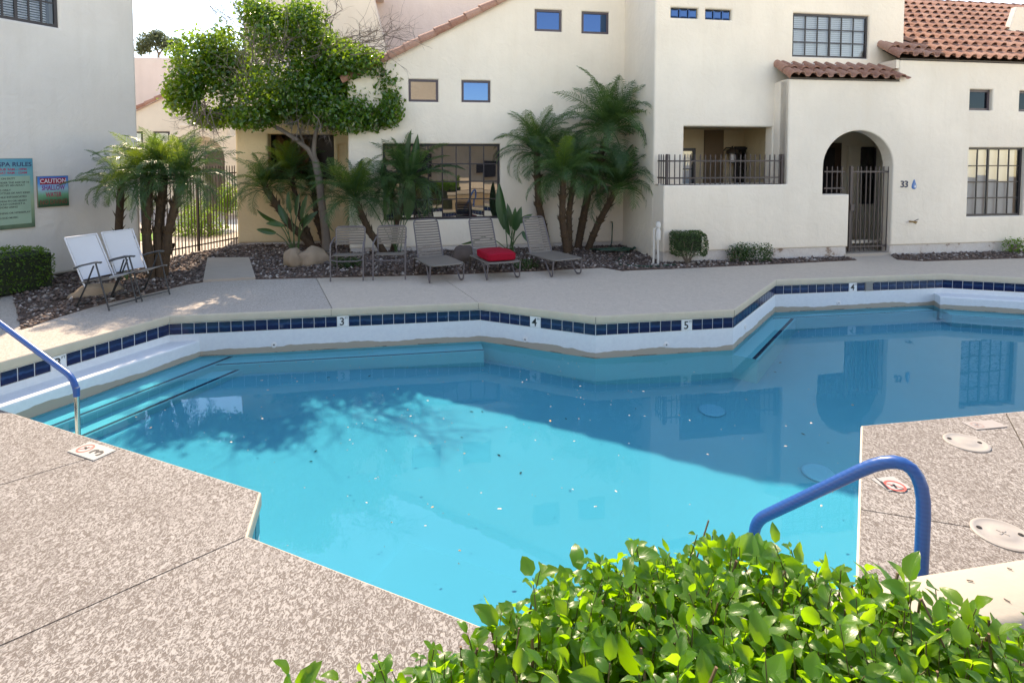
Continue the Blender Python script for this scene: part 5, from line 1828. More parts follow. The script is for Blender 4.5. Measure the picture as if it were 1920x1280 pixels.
strel('bird of paradise with spreading paddle leaves beside the tan boulder', (553, 476),
      [((520, 415), (484, 398), 0, 0), ((533, 424), (502, 417), 1, -.1), ((517, 437), (486, 431), 0, -.15), ((562, 420), (577, 402), 2, 0), ((545, 400), (540, 362), 2, .1), ((566, 412), (574, 368), 2, .05), ((556, 405), (560, 365), 2, .15), ((538, 420), (524, 388), 0, .1), ((570, 425), (588, 400), 1, -.1)])
strel('bird of paradise with tall dark leaves between two loungers', (957, 476),
      [((962, 430), (966, 392), 2, 0), ((958, 425), (952, 385), 2, .1), ((970, 418), (994, 404), 1, -.05), ((948, 430), (935, 350), 2, .15), ((955, 440), (945, 400), 2, .1), ((966, 432), (975, 395), 0, -.1), ((980, 434), (990, 452), 1, -.2), ((905, 443), (866, 458), 3, -.25)])
strel('bird of paradise with one very tall furled leaf before the grid window', (742, 474),
      [((768, 330), (770, 246), 3, 0), ((772, 335), (783, 255), 3, .05), ((728, 370), (716, 310), 2, -.1), ((735, 375), (742, 345), 3, 0), ((672, 350), (677, 300), 3, -.2), ((765, 410), (770, 330), 2, .1), ((720, 400), (712, 360), 0, .1)])
strel('dark strap-leaved plant behind the second white folding chair', (236, 526),
      [((216, 470), (212, 434), 2, 0), ((240, 470), (254, 440), 3, -.1), ((245, 480), (262, 462), 3, 0), ((248, 490), (260, 482), 0, 0), ((232, 470), (240, 430), 2, .1)])


# ---------------------------------------------------------------- clipped shrubs
M_BOX = foliage('box_leaf', [(0, (.045, .125, .016)), (.6, (.07, .18, .022)), (1, (.11, .24, .03))], (.36, .58, .03), .40, .4, .4)
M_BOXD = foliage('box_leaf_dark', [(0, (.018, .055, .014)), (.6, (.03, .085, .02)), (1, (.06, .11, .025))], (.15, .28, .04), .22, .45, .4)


def shell_box(x0, x1, y0, y1, z0, z1, n, fr_=None, rnd=.06):
    """leaf seats over the faces of a slightly rounded clipped block."""
    out = []
    A = [(y1 - y0) * (z1 - z0), (y1 - y0) * (z1 - z0), (x1 - x0) * (z1 - z0), (x1 - x0) * (z1 - z0), (x1 - x0) * (y1 - y0)]
    A = np.array(A) / sum(A)
    f = RNG.choice(5, n, p=A); u_, v_ = RNG.random(n), RNG.random(n)
    c = np.zeros((n, 3)); d = np.zeros((n, 3))
    for k in range(n):
        if f[k] < 2: c[k] = (x0 if f[k] == 0 else x1, y0 + (y1 - y0) * u_[k], z0 + (z1 - z0) * v_[k]); d[k] = (-1 if f[k] == 0 else 1, 0, 0)
        elif f[k] < 4: c[k] = (x0 + (x1 - x0) * u_[k], y0 if f[k] == 2 else y1, z0 + (z1 - z0) * v_[k]); d[k] = (0, -1 if f[k] == 2 else 1, 0)
        else: c[k] = (x0 + (x1 - x0) * u_[k], y0 + (y1 - y0) * v_[k], z1); d[k] = (0, 0, 1)
    cen = np.array([(x0 + x1) / 2, (y0 + y1) / 2, (z0 + z1) / 2]); half = np.array([(x1 - x0) / 2, (y1 - y0) / 2, (z1 - z0) / 2])
    q = (c - cen) / half; e = np.linalg.norm(np.maximum(np.abs(q) - .55, 0), axis=1, keepdims=True)
    q = q / (1 + np.maximum(0, e - .45) * .5)
    lump = np.sin(c[:, :1] * 9 + 1.3) * np.sin(c[:, 1:2] * 8) * np.sin(c[:, 2:3] * 10 + .7)
    return cen + q * half - d * (np.abs(RNG.normal(0, .035, (n, 1))) - .03 * lump), d


def leaves_at(c, d, size, flat=.6, shape=.5, up=.2):
    n = len(c)
    nrm = d * .6 + np.array([0, 0, up]) + RNG.normal(0, flat, (n, 3)); nrm /= np.linalg.norm(nrm, axis=1, keepdims=True)
    ax = np.cross(nrm, RNG.normal(size=(n, 3))); ax /= np.linalg.norm(ax, axis=1, keepdims=True)
    sd_ = np.cross(nrm, ax); s = size * RNG.uniform(.6, 1.3, (n, 1))
    V = np.stack([c - ax * s * .5, c - sd_ * s * shape * .5 + nrm * s * .08, c + ax * s * .5, c + sd_ * s * shape * .5 + nrm * s * .08], 1).reshape(-1, 3)
    base = np.arange(n)[:, None] * 4
    return V, np.concatenate([base + np.array([0, 1, 2]), base + np.array([0, 2, 3])], 0)


# left clipped hedge, turned with the house wall
hx = G(98, 590); hL = thing('clipped_hedge', 'square clipped green hedge under the spa rules sign', 'hedge', G(60, 605))
hw = L.U(60, 520)
hf = L
uA, uB = -3.2, L.U(100, 540, .75)
c, d = shell_box(uA, uB, .12, .98, .02, .70, 6200)
tow = lambda c_: np.array([tuple(L.O)]) + c_[:, :1] * np.array([tuple(L.u)]) + c_[:, 1:2] * np.array([tuple(L.n)]) + c_[:, 2:3] * np.array([(0, 0, 1.0)])
todir = lambda d_: d_[:, :1] * np.array([tuple(L.u)]) + d_[:, 1:2] * np.array([tuple(L.n)]) + d_[:, 2:3] * np.array([(0, 0, 1.0)])
lv, lf = leaves_at(tow(c), todir(d), .042)
o = link('foliage', np_mesh('foliage', lv - np.array(WL[hL.name]), lf, M_BOX), hL); o['kind'] = 'stuff'
mb = MB(); mb.box(L.p((uA + uB) / 2, .31, .55), (uB - uA - .16, .68, .56), (L.u, L.n, Z3)); mb.build('shade_core', plain('hedge_dark', (.02, .03, .012), .95, .3, 20), hL)  # plain dark block: the hedge's inner shade as colour

# small boxy shrub on stems before the white wall
sb = G(1296, 500); t = thing('box_shrub', 'small square clipped shrub on bare stems before the white terrace wall', 'shrub', sb)
k_ = sb.y / FPX; w_ = 33 * k_
c, d = shell_box(sb.x - w_, sb.x + w_, sb.y - .02, sb.y + .55, .17, sb.y * 0 + (CAMH - (437 - 290) * k_), 4200)
lv, lf = leaves_at(c, d, .036)
o = link('foliage', np_mesh('foliage', lv - np.array(WL[t.name]), lf, M_BOXD), t); o['kind'] = 'stuff'
mb = MB()
for i in range(9):
    a = i * .7; mb.tube([sb + Vector((0, .25, 0)), sb + Vector((math.cos(a) * .12, .25 + math.sin(a) * .12, .2)), sb + Vector((math.cos(a) * .27, .25 + math.sin(a) * .2, .5))], [.016, .012, .006], 5)
mb.build('stem', M_BARK, t)
mb = MB(); mb.box(sb + Vector((0, .27, .44)), (w_ * 1.35, .34, .30)); mb.build('shade_core', bpy.data.materials['hedge_dark'], t)  # dark block standing for the shade inside the shrub


def mound(label, pxs, size, n, mat, cat='shrub', h=.3, dy=.25, lf_s=.045, name='low_shrub'):
    B = G(pxs[0][0], pxs[0][1]); t = thing(name, label, cat, B)
    bl = []
    for x, y, r in pxs:
        p = G(x, y) + Vector((0, dy, 0)); bl.append((p.x, p.y, h * .45, r, r * .8, h * .55, 1))
    lv, lf = leaf_cloud(bl, n, lf_s, .6, .4, .5, .5); lv[:, 2] = np.maximum(lv[:, 2], .01)
    o = link('foliage', np_mesh('foliage', lv - np.array(WL[t.name]), lf, mat), t); o['kind'] = 'stuff'
    mb = MB(); p = G(pxs[0][0], pxs[0][1]) + Vector((0, dy, 0))
    for i in range(7): mb.tube([p, p + Vector((RNG.normal(0, .1), RNG.normal(0, .1), h * .6))], .008, 4)
    mb.build('stem', M_BARK, t)


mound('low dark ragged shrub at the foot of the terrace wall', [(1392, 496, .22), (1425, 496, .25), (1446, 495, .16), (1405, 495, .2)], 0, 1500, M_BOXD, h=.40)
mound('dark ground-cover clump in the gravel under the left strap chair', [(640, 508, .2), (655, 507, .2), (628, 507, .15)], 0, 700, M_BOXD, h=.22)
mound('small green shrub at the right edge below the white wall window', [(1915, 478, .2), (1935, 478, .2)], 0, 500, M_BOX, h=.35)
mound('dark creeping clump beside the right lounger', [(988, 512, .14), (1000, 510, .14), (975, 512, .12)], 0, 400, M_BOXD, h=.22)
# garden beyond the fence
P = G(376, 446); t = thing('garden_shrub', 'rounded sunlit shrub seen through the iron fence', 'shrub', P)
bl = [(AY(x, y, P.y + .5).x, P.y + .5, AY(x, y, P.y + .5).z, r, r, r, 1) for x, y, r in ((355, 420, .5), (385, 415, .55), (400, 435, .4), (345, 440, .4), (370, 400, .45), (372, 440, .5))]
lv, lf = leaf_cloud(bl, 5200, .055, .6, .3, .5, .45)
o = link('foliage', np_mesh('foliage', lv - np.array(P), lf, M_BOX), t); o['kind'] = 'stuff'
mb = MB(); mb.tube([P + Vector((0, .5, 0)), P + Vector((0, .5, .6))], .05, 6); mb.build('stem', M_BARK, t)
P = G(424, 428); t = thing('garden_shrub', 'green shrub by the street at the right end of the iron fence', 'shrub', P)
bl = [(AY(x, y, P.y).x, P.y, AY(x, y, P.y).z, r, r, r, 1) for x, y, r in ((428, 360, .35), (432, 375, .35), (425, 385, .3))]
lv, lf = leaf_cloud(bl, 1300, .07, .6, .3, .5, .45)
o = link('foliage', np_mesh('foliage', lv - np.array(P), lf, M_BOX), t); o['kind'] = 'stuff'
mb = MB(); mb.tube([P, AY(428, 365, P.y)], .04, 6); mb.build('stem', M_BARK, t)
# dry hanging leaves in the patio opening
P = Pf.p(Pf.U(542, 300), 1.4, -.9); t = thing('dry_banana_plant', 'withered brown banana leaves hanging in the dark patio opening', 'plant', P)
M_DRY = plain('dry_leaf', (.20, .10, .045), .9, .4, 9)
for i in range(22):
    u_ = Pf.U(508 + RNG.uniform(0, 76), 300); zt2 = zo1 - RNG.uniform(-.1, .35)
    a = Pf.p(u_, zt2, -.9 + RNG.uniform(-.3, .3)); rows = []
    w = RNG.uniform(.05, .10); ln_ = RNG.uniform(.35, .9); ph = RNG.uniform(0, 6)
    for j in range(6):
        s = j / 5; cx = a + Vector((math.sin(s * 3 + ph) * .07, math.cos(s * 2 + ph) * .05, -ln_ * s)); ww = w * math.sin(math.pi * (.1 + .85 * s)) * (1 + .3 * math.sin(7 * s + ph))
        rows.append([cx - F.u * ww + F.n * .03 * math.sin(ph + j), cx + F.n * .03, cx + F.u * ww - F.n * .02 * math.cos(ph + j)])
    MB().grid(rows).build('leaf', M_DRY, t, smooth='all')
MB().tube([Pf.p(Pf.U(530, 300), .3, -1.0), Pf.p(Pf.U(535, 300), zo1 + .2, -1.0)], [.09, .06], 8).build('trunk', M_DRY, t)

# ================================================================== irrigation riser and hose
P = G(1229, 497); t = thing('irrigation_riser', 'white plastic irrigation riser with two pipes at the wall corner', 'pipe', P)
k_ = P.y / FPX
for dx in (-.045, .05): MB().tube([P + Vector((dx, .0, 0)), P + Vector((dx * .8, 0, .55))], .022, 8).build('pipe', M_PVC, t, smooth=True)
MB().lathe([(.05, .50), (.05, .68), (.035, .70), (.035, .74), (.05, .75), (.05, .83), (.03, .86)], P + Vector((.045, 0, 0)), 12).build('vacuum_breaker', M_PVC, t, smooth=True)
MB().tube([P + Vector((-.036, 0, .54)), P + Vector((-.036, 0, .72)), P + Vector((.03, 0, .74))], .02, 8).build('cross_pipe', M_PVC, t, smooth=True)
M_HOSE = plain('hose_green', (.012, .06, .035), .45, .2, 10)
P = G(1150, 478); t = thing('garden_hose', 'dark green garden hose coiled in the gravel under the palms', 'hose', P)
pts = []
for i in range(120):
    a = i / 120 * 2 * math.pi * 4.5; r = .30 + .09 * math.sin(i * .37) + .05 * math.sin(i * .9)
    pts.append(P + Vector((math.cos(a) * r * 1.25, .3 + math.sin(a) * r * .8, .035 + .03 * (i % 27) / 9 + .02 * math.sin(a * 2))))
MB().tube(pts, .014, 6).build('coil', M_HOSE, t, smooth=True)
wq = Gf.q(1146, 416); W_ = Gf.p(wq[0], wq[1], .06)
MB().tube(arc([W_, W_ + Vector((0, -.06, -.05)), W_ + Vector((-.02, -.1, -.5)), P + Vector((-.1, .35, .05))], .12, 6), .014, 6).build('supply_length', M_HOSE, t, smooth=True)
pts = [P + Vector((.4, .2, .03)), P + Vector((.2, -.1, .03)), G(1150, 497) + Vector((0, 0, .02)), G(1215, 503) + Vector((0, 0, .03)), G(1270, 498) + Vector((0, 0, .03))]
MB().tube(arc(pts, .3, 6), .014, 6).build('loose_end', M_HOSE, t, smooth=True)
MB().tube([Gf.p(wq[0], wq[1], 0), W_], .02, 8).build('tap', M_BRASS, t)

# ================================================================== chairs and loungers
M_SLING = plain('sling_white', (.62, .63, .65), .7, .04, 8)
M_CHFR = plain('chair_charcoal', (.035, .036, .038), .4, .1, 20)
M_STRAP = plain('strap_taupe', (.175, .145, .118), .6, .08, 14)
M_TUBE = plain('tube_grey_purple', (.12, .105, .11), .45, .1, 18)
M_TUBET = plain('tube_taupe', (.15, .135, .12), .5, .1, 18)
M_CUSH = None


def copy_tree(o, parent=None):
    c = o.copy(); COL.objects.link(c)
    if parent is not None: c.parent = parent
    for ch in list(o.children): copy_tree(ch, c)
    return c


# ---- white sling folding chair: local x = width, +y = the way it faces
def make_sling(label):
    t = thing('folding_chair', label, 'chair', (0, 0, 0), 'white folding chairs')
    hwd = .235
    rows = []
    for i in range(9):
        s = i / 8; y = -.20 - .30 * s; z = .40 + .58 * s; sag = .035 * math.sin(math.pi * s)
        rows.append([(-hwd + .02, y, z), (-hwd * .5, y + -sag * .8, z), (0, y - sag, z), (hwd * .5, y - sag * .8, z), (hwd - .02, y, z)])
    MB().grid(rows).build('backrest', M_SLING, t, smooth='all')
    rows = []
    for i in range(7):
        s = i / 6; y = -.22 + .50 * s; z = .36 + .10 * s; sag = .03 * math.sin(math.pi * s)
        rows.append([(-hwd + .02, y, z), (-hwd * .5, y, z - sag), (0, y, z - sag * 1.2), (hwd * .5, y, z - sag), (hwd - .02, y, z)])
    MB().grid(rows).build('seat', M_SLING, t, smooth='all')
    for sx in (-1, 1):
        x = sx * hwd
        MB().tube([(x, -.14, .30), (x, -.20, .40), (x, -.50, .99)], .011, 8).build('back_rail', M_SLING, t, smooth=True)
        MB().tube([(x, -.24, .355), (x, .30, .465)], .013, 8).build('seat_rail', M_TUBET, t, smooth=True)
        xo = sx * (hwd + .022)
        MB().tube([(xo, .32, 0), (xo, .20, .35), (xo, .10, .655)], .011, 8).build('leg', M_CHFR, t, smooth=True)
        MB().tube([(xo, -.30, 0), (xo, -.10, .32), (xo, .06, .62)], .011, 8).build('leg', M_CHFR, t, smooth=True)
        mb = MB(); rr_ = []
        for s, y, z in ((0, -.30, .565), (.25, -.16, .61), (.5, 0, .645), (.75, .10, .668), (1, .19, .668)):
            w = .020 + .006 * s
            rr_.append([(xo - w, y, z), (xo - w * .8, y, z + .016), (xo + w * .8, y, z + .016), (xo + w, y, z), (xo, y, z - .010)])
        mb.grid(rr_, close=True).add(rr_[0], [tuple(range(5))]).add(rr_[-1], [tuple(range(5))[::-1]])
        mb.build('armrest', plain('arm_grey', (.075, .078, .08), .4) if 'arm_grey' not in bpy.data.materials else bpy.data.materials['arm_grey'], t, smooth=True)
        if sx == -1: pass
    MB().tube([(-hwd - .02, .30, .055), (hwd + .02, .30, .055)], .009, 6).build('foot_bar', M_CHFR, t)
    MB().tube([(-hwd - .02, -.275, .045), (hwd + .02, -.275, .045)], .009, 6).build('foot_bar', M_CHFR, t)
    MB().tube([(-hwd, -.50, .985), (hwd, -.50, .985)], .012, 8).build('top_rail', M_SLING, t)
    return t


def place(t, P, yaw_dir):
    """turn local +y to the compass direction and set it down."""
    t.location = (P.x, P.y, P.z); t.rotation_euler = (0, 0, -R(yaw_dir)); WL[t.name] = P


c1 = make_sling('left of the two white sling folding chairs, nearer the hedge')
c2 = copy_tree(c1); c2['label'] = 'right of the two white sling folding chairs, in front of the palms'
f1 = (G(194.5, 581) + G(240.5, 570)) / 2; f2 = (G(263, 566) + G(312, 553)) / 2
A1 = dv(110)
place(c1, f1 - A1 * .32 + Vector((.11, .02, 0)), 106); place(c2, f2 - dv(114) * .32, 114)


# ---- stacking strap chair
def make_strap(label):
    t = thing('strap_chair', label, 'chair', (0, 0, 0), 'strap dining chairs')
    w = .275
    fr_ = []
    for sx in (-1, 1):
        x = sx * w
        MB().tube(arc([(x, .27, 0), (x, .26, .56), (x, .20, .64), (x * .97, -.16, .70)], .10, 6), .0135, 8).build('leg', M_TUBE, t, smooth=True)
        MB().tube([(x * .9, -.30, 0), (x * .9, -.24, .44), (x * .9, -.20, .55)], .0125, 8).build('leg', M_TUBE, t, smooth=True)
        MB().tube([(x * .92, .24, .43), (x * .92, -.23, .40)], .0125, 8).build('seat_rail', M_TUBE, t, smooth=True)
    MB().tube(arc([(-w * .9, -.20, .50), (-w * .93, -.27, .88), (w * .93, -.27, .88), (w * .9, -.20, .50)], .07, 6), .0135, 8).build('back_frame', M_TUBE, t, smooth=True)
    MB().tube(arc([(-w * .95, .245, .36), (-w * .6, .23, .335), (w * .6, .23, .335), (w * .95, .245, .36)], .2, 6), .012, 8).build('front_stretcher', M_TUBE, t, smooth=True)
    for k in range(7):
        z = .56 + .046 * k; y = -.205 - .065 * (z - .5) / .38
        rows = [[(-w * .90, y + .012, z), (-w * .5, y, z), (0, y - .004, z), (w * .5, y, z), (w * .90, y + .012, z)]]
        rows.append([(a, b - .005, c + .037) for a, b, c in rows[0]])
        rows.append([(a, b - .009, c + .037) for a, b, c in rows[0]]); rows.append([(a, b - .004, c) for a, b, c in rows[0]])
        MB().grid(rows).build('back_strap', M_STRAP, t, smooth=True)
    for k in range(8):
        y = .23 - .055 * k; z = .435 - .03 * k / 8 - .0
        MB().box((0, y, z), (w * 1.84, .045, .006)).build('seat_strap', M_STRAP, t)
    return t


s1 = make_strap('left strap chair with taupe straps beside the citrus trunk')
s2 = copy_tree(s1); s2['label'] = 'right strap chair with taupe straps beside the first lounger'
P = (G(620, 528) + G(681, 526)) / 2; place(s1, P - dv(172) * .27, 172)
P = (G(699, 526) + G(760.6, 524)) / 2; place(s2, P - dv(174) * .27, 174)


# ---- low strap lounger
def make_lounge(label):
    t = thing('strap_lounger', label, 'lounger', (0, 0, 0), 'strap loungers in a row')
    w = .30; LB = 1.02
    # seat runs from y=0 (front) back to y=-LB; back rises behind it
    MB().tube(arc([(-w, -LB, .285), (-w, 0, .31), (w, 0, .31), (w, -LB, .285)], .09, 6), .0145, 8).build('seat_frame', M_TUBET, t, smooth=True)
    bx = .24; by, bz = -LB - .30, .95
    MB().tube(arc([(-bx, -LB + .04, .285), (-bx * .97, by, bz), (bx * .97, by, bz), (bx, -LB + .04, .285)], .08, 6), .0135, 8).build('back_frame', M_TUBE, t, smooth=True)
    for k in range(14):
        s = (k + .6) / 14.6
        y = (-LB + .04) + (by + LB - .04) * s; z = .285 + (bz - .285) * s; wd = bx * (1 - .03 * s) - .006
        d = Vector((0, by + LB - .04, bz - .285)).normalized(); n = Vector((0, -d.z, d.y)) * -1
        c = Vector((0, y, z)); sag = .012
        rows = []
        for e, o_ in ((-.0205, 0), (.0205, 0), (.0205, -.005), (-.0205, -.005)):
            rows.append([tuple(c + d * e + n * (o_ - sag * (1 - (x / wd) ** 2)) + Vector((x, 0, 0))) for x in (-wd, -wd * .5, 0, wd * .5, wd)])
        MB().grid(rows, False).build('back_strap', M_STRAP, t, smooth=True)
    for k in range(20):
        y = -.04 - (LB - .06) * k / 19
        rows = [[(x, y + e, .31 + .025 * y / LB + (.006 if o_ else .011) - .010 * (1 - (x / w) ** 2)) for x in (-w, -w * .5, 0, w * .5, w)] for e, o_ in ((-.0215, 0), (.0215, 0), (.0215, 1), (-.0215, 1))]
        MB().grid(rows).build('seat_strap', M_STRAP, t, smooth=True)
    for sx in (-1, 1):
        x = sx * w
        MB().tube(arc([(x, -.02, .30), (x, -.06, .02), (x * .92, -.16, .012), (x * .86, -.42, .29)], .07, 6), .0135, 8).build('leg', M_TUBE, t, smooth=True)
        MB().tube(arc([(x, -LB + .02, .28), (x, -LB - .02, .02), (x * .92, -LB + .10, .012), (x * .86, -LB + .34, .285)], .07, 6), .0125, 8).build('leg', M_IROND, t, smooth=True)
    MB().tube([(-.2, -LB - .02, .30), (-.2, -LB + .2, .05), (.2, -LB + .2, .05), (.2, -LB - .02, .30)], .008, 6).build('back_prop', M_IROND, t)
    return t


g1_ = make_lounge('bare strap lounger on the left of the row, next to the strap chairs')
spots = [((801, 530), (869.5, 526), 155), ((907, 524), (976, 522), 158), ((1026, 517.5), (1092, 515.5), 153)]
labs = [None, 'strap lounger in the middle of the row with the red cushion on its seat', 'bare strap lounger on the right of the row, before the palm clump']
lngs = []
for i, ((a, b), (c_, d_), yaw) in enumerate(spots):
    o = g1_ if i == 0 else copy_tree(g1_)
    if labs[i]: o['label'] = labs[i]
    P = (G(a, b) + G(c_, d_)) / 2 + dv(yaw) * .12
    place(o, P, yaw); lngs.append((o, P, yaw))
# red cushion lying on the middle lounger
m = N('cushion_red'); P_ = m.coord('Object'); m.base(m.mix(m.noise(P_, 6, 3), (.30, .002, .016), (.38, .004, .024))).rough(.75, .2)
m.bump(m.noise(P_, 220, 2), .25, .002)
M_CUSH = m.m
o, P, yaw = lngs[1]
rows = []
for i in range(15):
    a = -math.pi / 2 + math.pi * i / 14
    z = .06 * math.sin(a); e = abs(math.cos(a)) ** .35
    ring_ = []
    for k in range(40):
        b = 2 * math.pi * k / 40; ca, sa = math.cos(b), math.sin(b)
        x = math.copysign(abs(ca) ** .22, ca) * .27; y = math.copysign(abs(sa) ** .22, sa) * .345
        puff = 1 + .25 * (1 - abs(ca * sa) * 2) * (1 if z > 0 else 0)
        ring_.append((x * (.90 + .10 * e) * (e if i in (0, 14) else 1), y * (.90 + .10 * e) * (e if i in (0, 14) else 1), z * puff + .006 * math.sin(x * 14) * math.cos(y * 11) * (z > 0)))
    rows.append(ring_)
mb = MB(); mb.grid(rows, close=True)
top = [(x * f_, y * f_, rows[-2][0][2] + .012 * (1 - f_) + .004) for f_ in (.9,) for x, y, z in rows[-3]]
mb.add(rows[-3] + [(0, 0, rows[-3][0][2] + .018)], [(k, (k + 1) % 40, 40) for k in range(40)])
cu = thing('seat_cushion', 'thick red seat cushion on the middle lounger', 'cushion', (0, 0, 0))
mb.build('cushion', M_CUSH, cu, smooth='all')
pp = []
for k in range(41):
    b = 2 * math.pi * k / 40; ca, sa = math.cos(b), math.sin(b)
    pp.append((math.copysign(abs(ca) ** .22, ca) * .272, math.copysign(abs(sa) ** .22, sa) * .347, .040))
MB().tube(pp, .005, 5).build('piping', M_CUSH, cu)
place(cu, P - dv(yaw) * .44 + Vector((0, 0, .385)), yaw)

# ================================================================== low garden wall and the near hedge
M_CAP = plain('wall_cap_cream', (.44, .385, .31), .8, .08, 5, .3, 0, .3, 40)
zc_ = .62
wa, wb_ = G(1680, 1082, zc_), G(1920, 1044, zc_)
dw = (wb_ - wa); dw.z = 0; dw.normalize(); nw = Vector((dw.y, -dw.x, 0))
t = thing('low_garden_wall', 'low cream stucco wall with a rounded cap behind the hedge', 'wall', wa + Vector((0, 0, -zc_)))
a0, a1 = -.45, 3.5
pr = [(0.02, -.14), (-.012, -.13), (-.012, -.035), (0.0, -.010), (.03, 0), (.215, 0), (.245, -.012), (.257, -.04), (.257, -.125), (.235, -.14)]
mb = MB(); mb.grid([[wa + dw * s + nw * e + Vector((0, 0, z)) for e, z in pr] for s in (a0, .1, .5, 1.2, a1)])
mb.add([wa + dw * a0 + nw * e + Vector((0, 0, z)) for e, z in pr], [tuple(range(len(pr)))[::-1]])
mb.build('cap', M_CAP, t, smooth=True)
mb = MB(); mb.box(wa + dw * ((a0 + a1) / 2) + nw * .122 + Vector((0, 0, -.14 - .30)), (a1 - a0 - .06, .20, .62), (dw, nw, Z3)); mb.build('wall', stucco('stucco_low', (.42, .33, .22), .3), t)
mb = MB()
for k in range(15):
    p = wa + dw * RNG.uniform(.05, .9) + nw * RNG.uniform(.02, .24) + Vector((0, 0, .004)); a = RNG.uniform(0, 6.28); s = RNG.uniform(.003, .011)
    d_ = Vector((math.cos(a), math.sin(a), 0)); mb.beam(p - d_ * s, p + d_ * s, .003, .003)
o = mb.build('leaf_litter', M_TWIG); o['kind'] = 'stuff'

# ---- hedge: trimmed band of leafy shoots
hb = Vector((.5, 1.4, 0))
hedge = thing('leafy_hedge', 'bright green leafy hedge with cut stems filling the bottom right foreground', 'hedge', hb)
M_HL = []
for nm, st, tr_, tf in (('hedge_leaf', [(0, (.028, .115, .012)), (.5, (.05, .165, .016)), (1, (.085, .21, .02))], (.46, .86, .03), .52),
                        ('hedge_leaf_young', [(0, (.06, .17, .02)), (1, (.12, .23, .025))], (.52, .86, .04), .55)):
    m = N(nm)
    rnd = m.n('ShaderNodeObjectInfo').outputs['Random']; isl = m.geo('Random Per Island')
    f_ = m.math('FRACT', m.math('ADD', rnd, isl))
    c = m.ramp(f_, st)
    uv = m.n('ShaderNodeUVMap').outputs[0]; s_ = m.sep(uv)
    # midrib and side veins, drawn from the leaf's own coordinates
    ax_ = m.math('ABSOLUTE', s_[1])
    rib = m.ramp(ax_, [(.0, 1), (.05, 0)])
    vein = m.math('SINE', m.math('MULTIPLY', m.math('SUBTRACT', s_[0], m.math('MULTIPLY', ax_, .45)), 46.0))
    vf = m.ramp(vein, [(.80, 0), (.97, .55)])
    vv = m.math('MAXIMUM', rib, vf)
    c2 = m.mix(m.math('MULTIPLY', vv, .45), c, mul(st[-1][1], 1.7))
    m.base(c2).rough(.33, .55)
    m.bump(m.math('SUBTRACT', m.noise(m.geo('Position'), 60, 2), m.math('MULTIPLY', vv, .8)), .35, .0015)
    t_ = m.n('ShaderNodeBsdfTranslucent'); m.l(m.mix(m.math('MULTIPLY', vv, .35), m.mix(.7, c, tr_), mul(tr_, .55)), t_.inputs[0])
    mx = m.n('ShaderNodeMixShader'); mx.inputs[0].default_value = tf
    m.l(m.b.outputs[0], mx.inputs[1]); m.l(t_.outputs[0], mx.inputs[2]); m.l(mx.outputs[0], m.o.inputs[0])
    M_HL.append(m.m)


def hleaf(ln, w, curl, fold, seed, mat):
    """an ovate, toothed leaf, local x along it; 36 triangles; UV = (along, across)."""
    rg = np.random.default_rng(seed); K = 6; V, UV = [], []; x = z = 0.0
    for i in range(K + 1):
        t = i / K; hw_ = w * (math.sin(math.pi * t ** .80) ** .85 if 0 < t < 1 else 0.0) + (.0012 if t < .5 else .0004)
        for j, a in enumerate((-1, -.5, 0, .5, 1)):
            tooth = 1 + (.10 * (1 if i % 2 else -.4) if abs(a) == 1 else 0)
            V.append((x + (-.02 * ln * abs(a)), a * hw_ * tooth, z + abs(a) * hw_ * fold + rg.normal(0, .0006))); UV.append((t, a))
        ang = curl * (t - .25); x += math.cos(ang) * ln / K; z -= math.sin(ang) * ln / K
    Fc = [(i * 5 + j, (i + 1) * 5 + j, (i + 1) * 5 + j + 1, i * 5 + j + 1) for i in range(K) for j in range(4)]
    return np.array(V), Fc, UV


def leaf_mesh_obj(name, V, Fc, UV, mat):
    me = bpy.data.meshes.new(name); me.from_pydata([tuple(v) for v in V], [], [tuple(f) for f in Fc]); me.materials.append(mat)
    uvl = me.uv_layers.new(name='UVMap')
    idx = np.zeros(len(me.loops), np.int32); me.loops.foreach_get('vertex_index', idx)
    uvl.data.foreach_set('uv', np.asarray(UV, np.float32)[idx].ravel())
    me.polygons.foreach_set('use_smooth', [True] * len(me.polygons)); me.update(); return me


LV = [hleaf(.055, .0155, .5, .25, 1, 0), hleaf(.065, .019, .9, .35, 2, 0), hleaf(.045, .014, .2, .15, 3, 0), hleaf(.075, .020, .6, .45, 4, 0), hleaf(.05, .018, -.4, .2, 5, 0), hleaf(.06, .014, 1.3, .3, 6, 0)]
TOP = [(-.75, 1.02), (-.52, 1.25), (-.10, 1.44), (.20, 1.63), (.62, 1.73), (.92, 1.68), (1.20, 1.46), (1.55, 1.20), (1.9, .95), (1.7, .6), (-.5, .6)]
ZH = 1.035
items = []      # (matrix 4x4, kind, young)


def edge_dist(x, y):
    best = 9
    for i in range(len(TOP) - 3):
        a, b = Vector(TOP[i]), Vector(TOP[i + 1]); d = b - a; t = max(0, min(1, (Vector((x, y)) - a).dot(d) / d.length_squared))
        best = min(best, (a + d * t - Vector((x, y))).length)
    return best


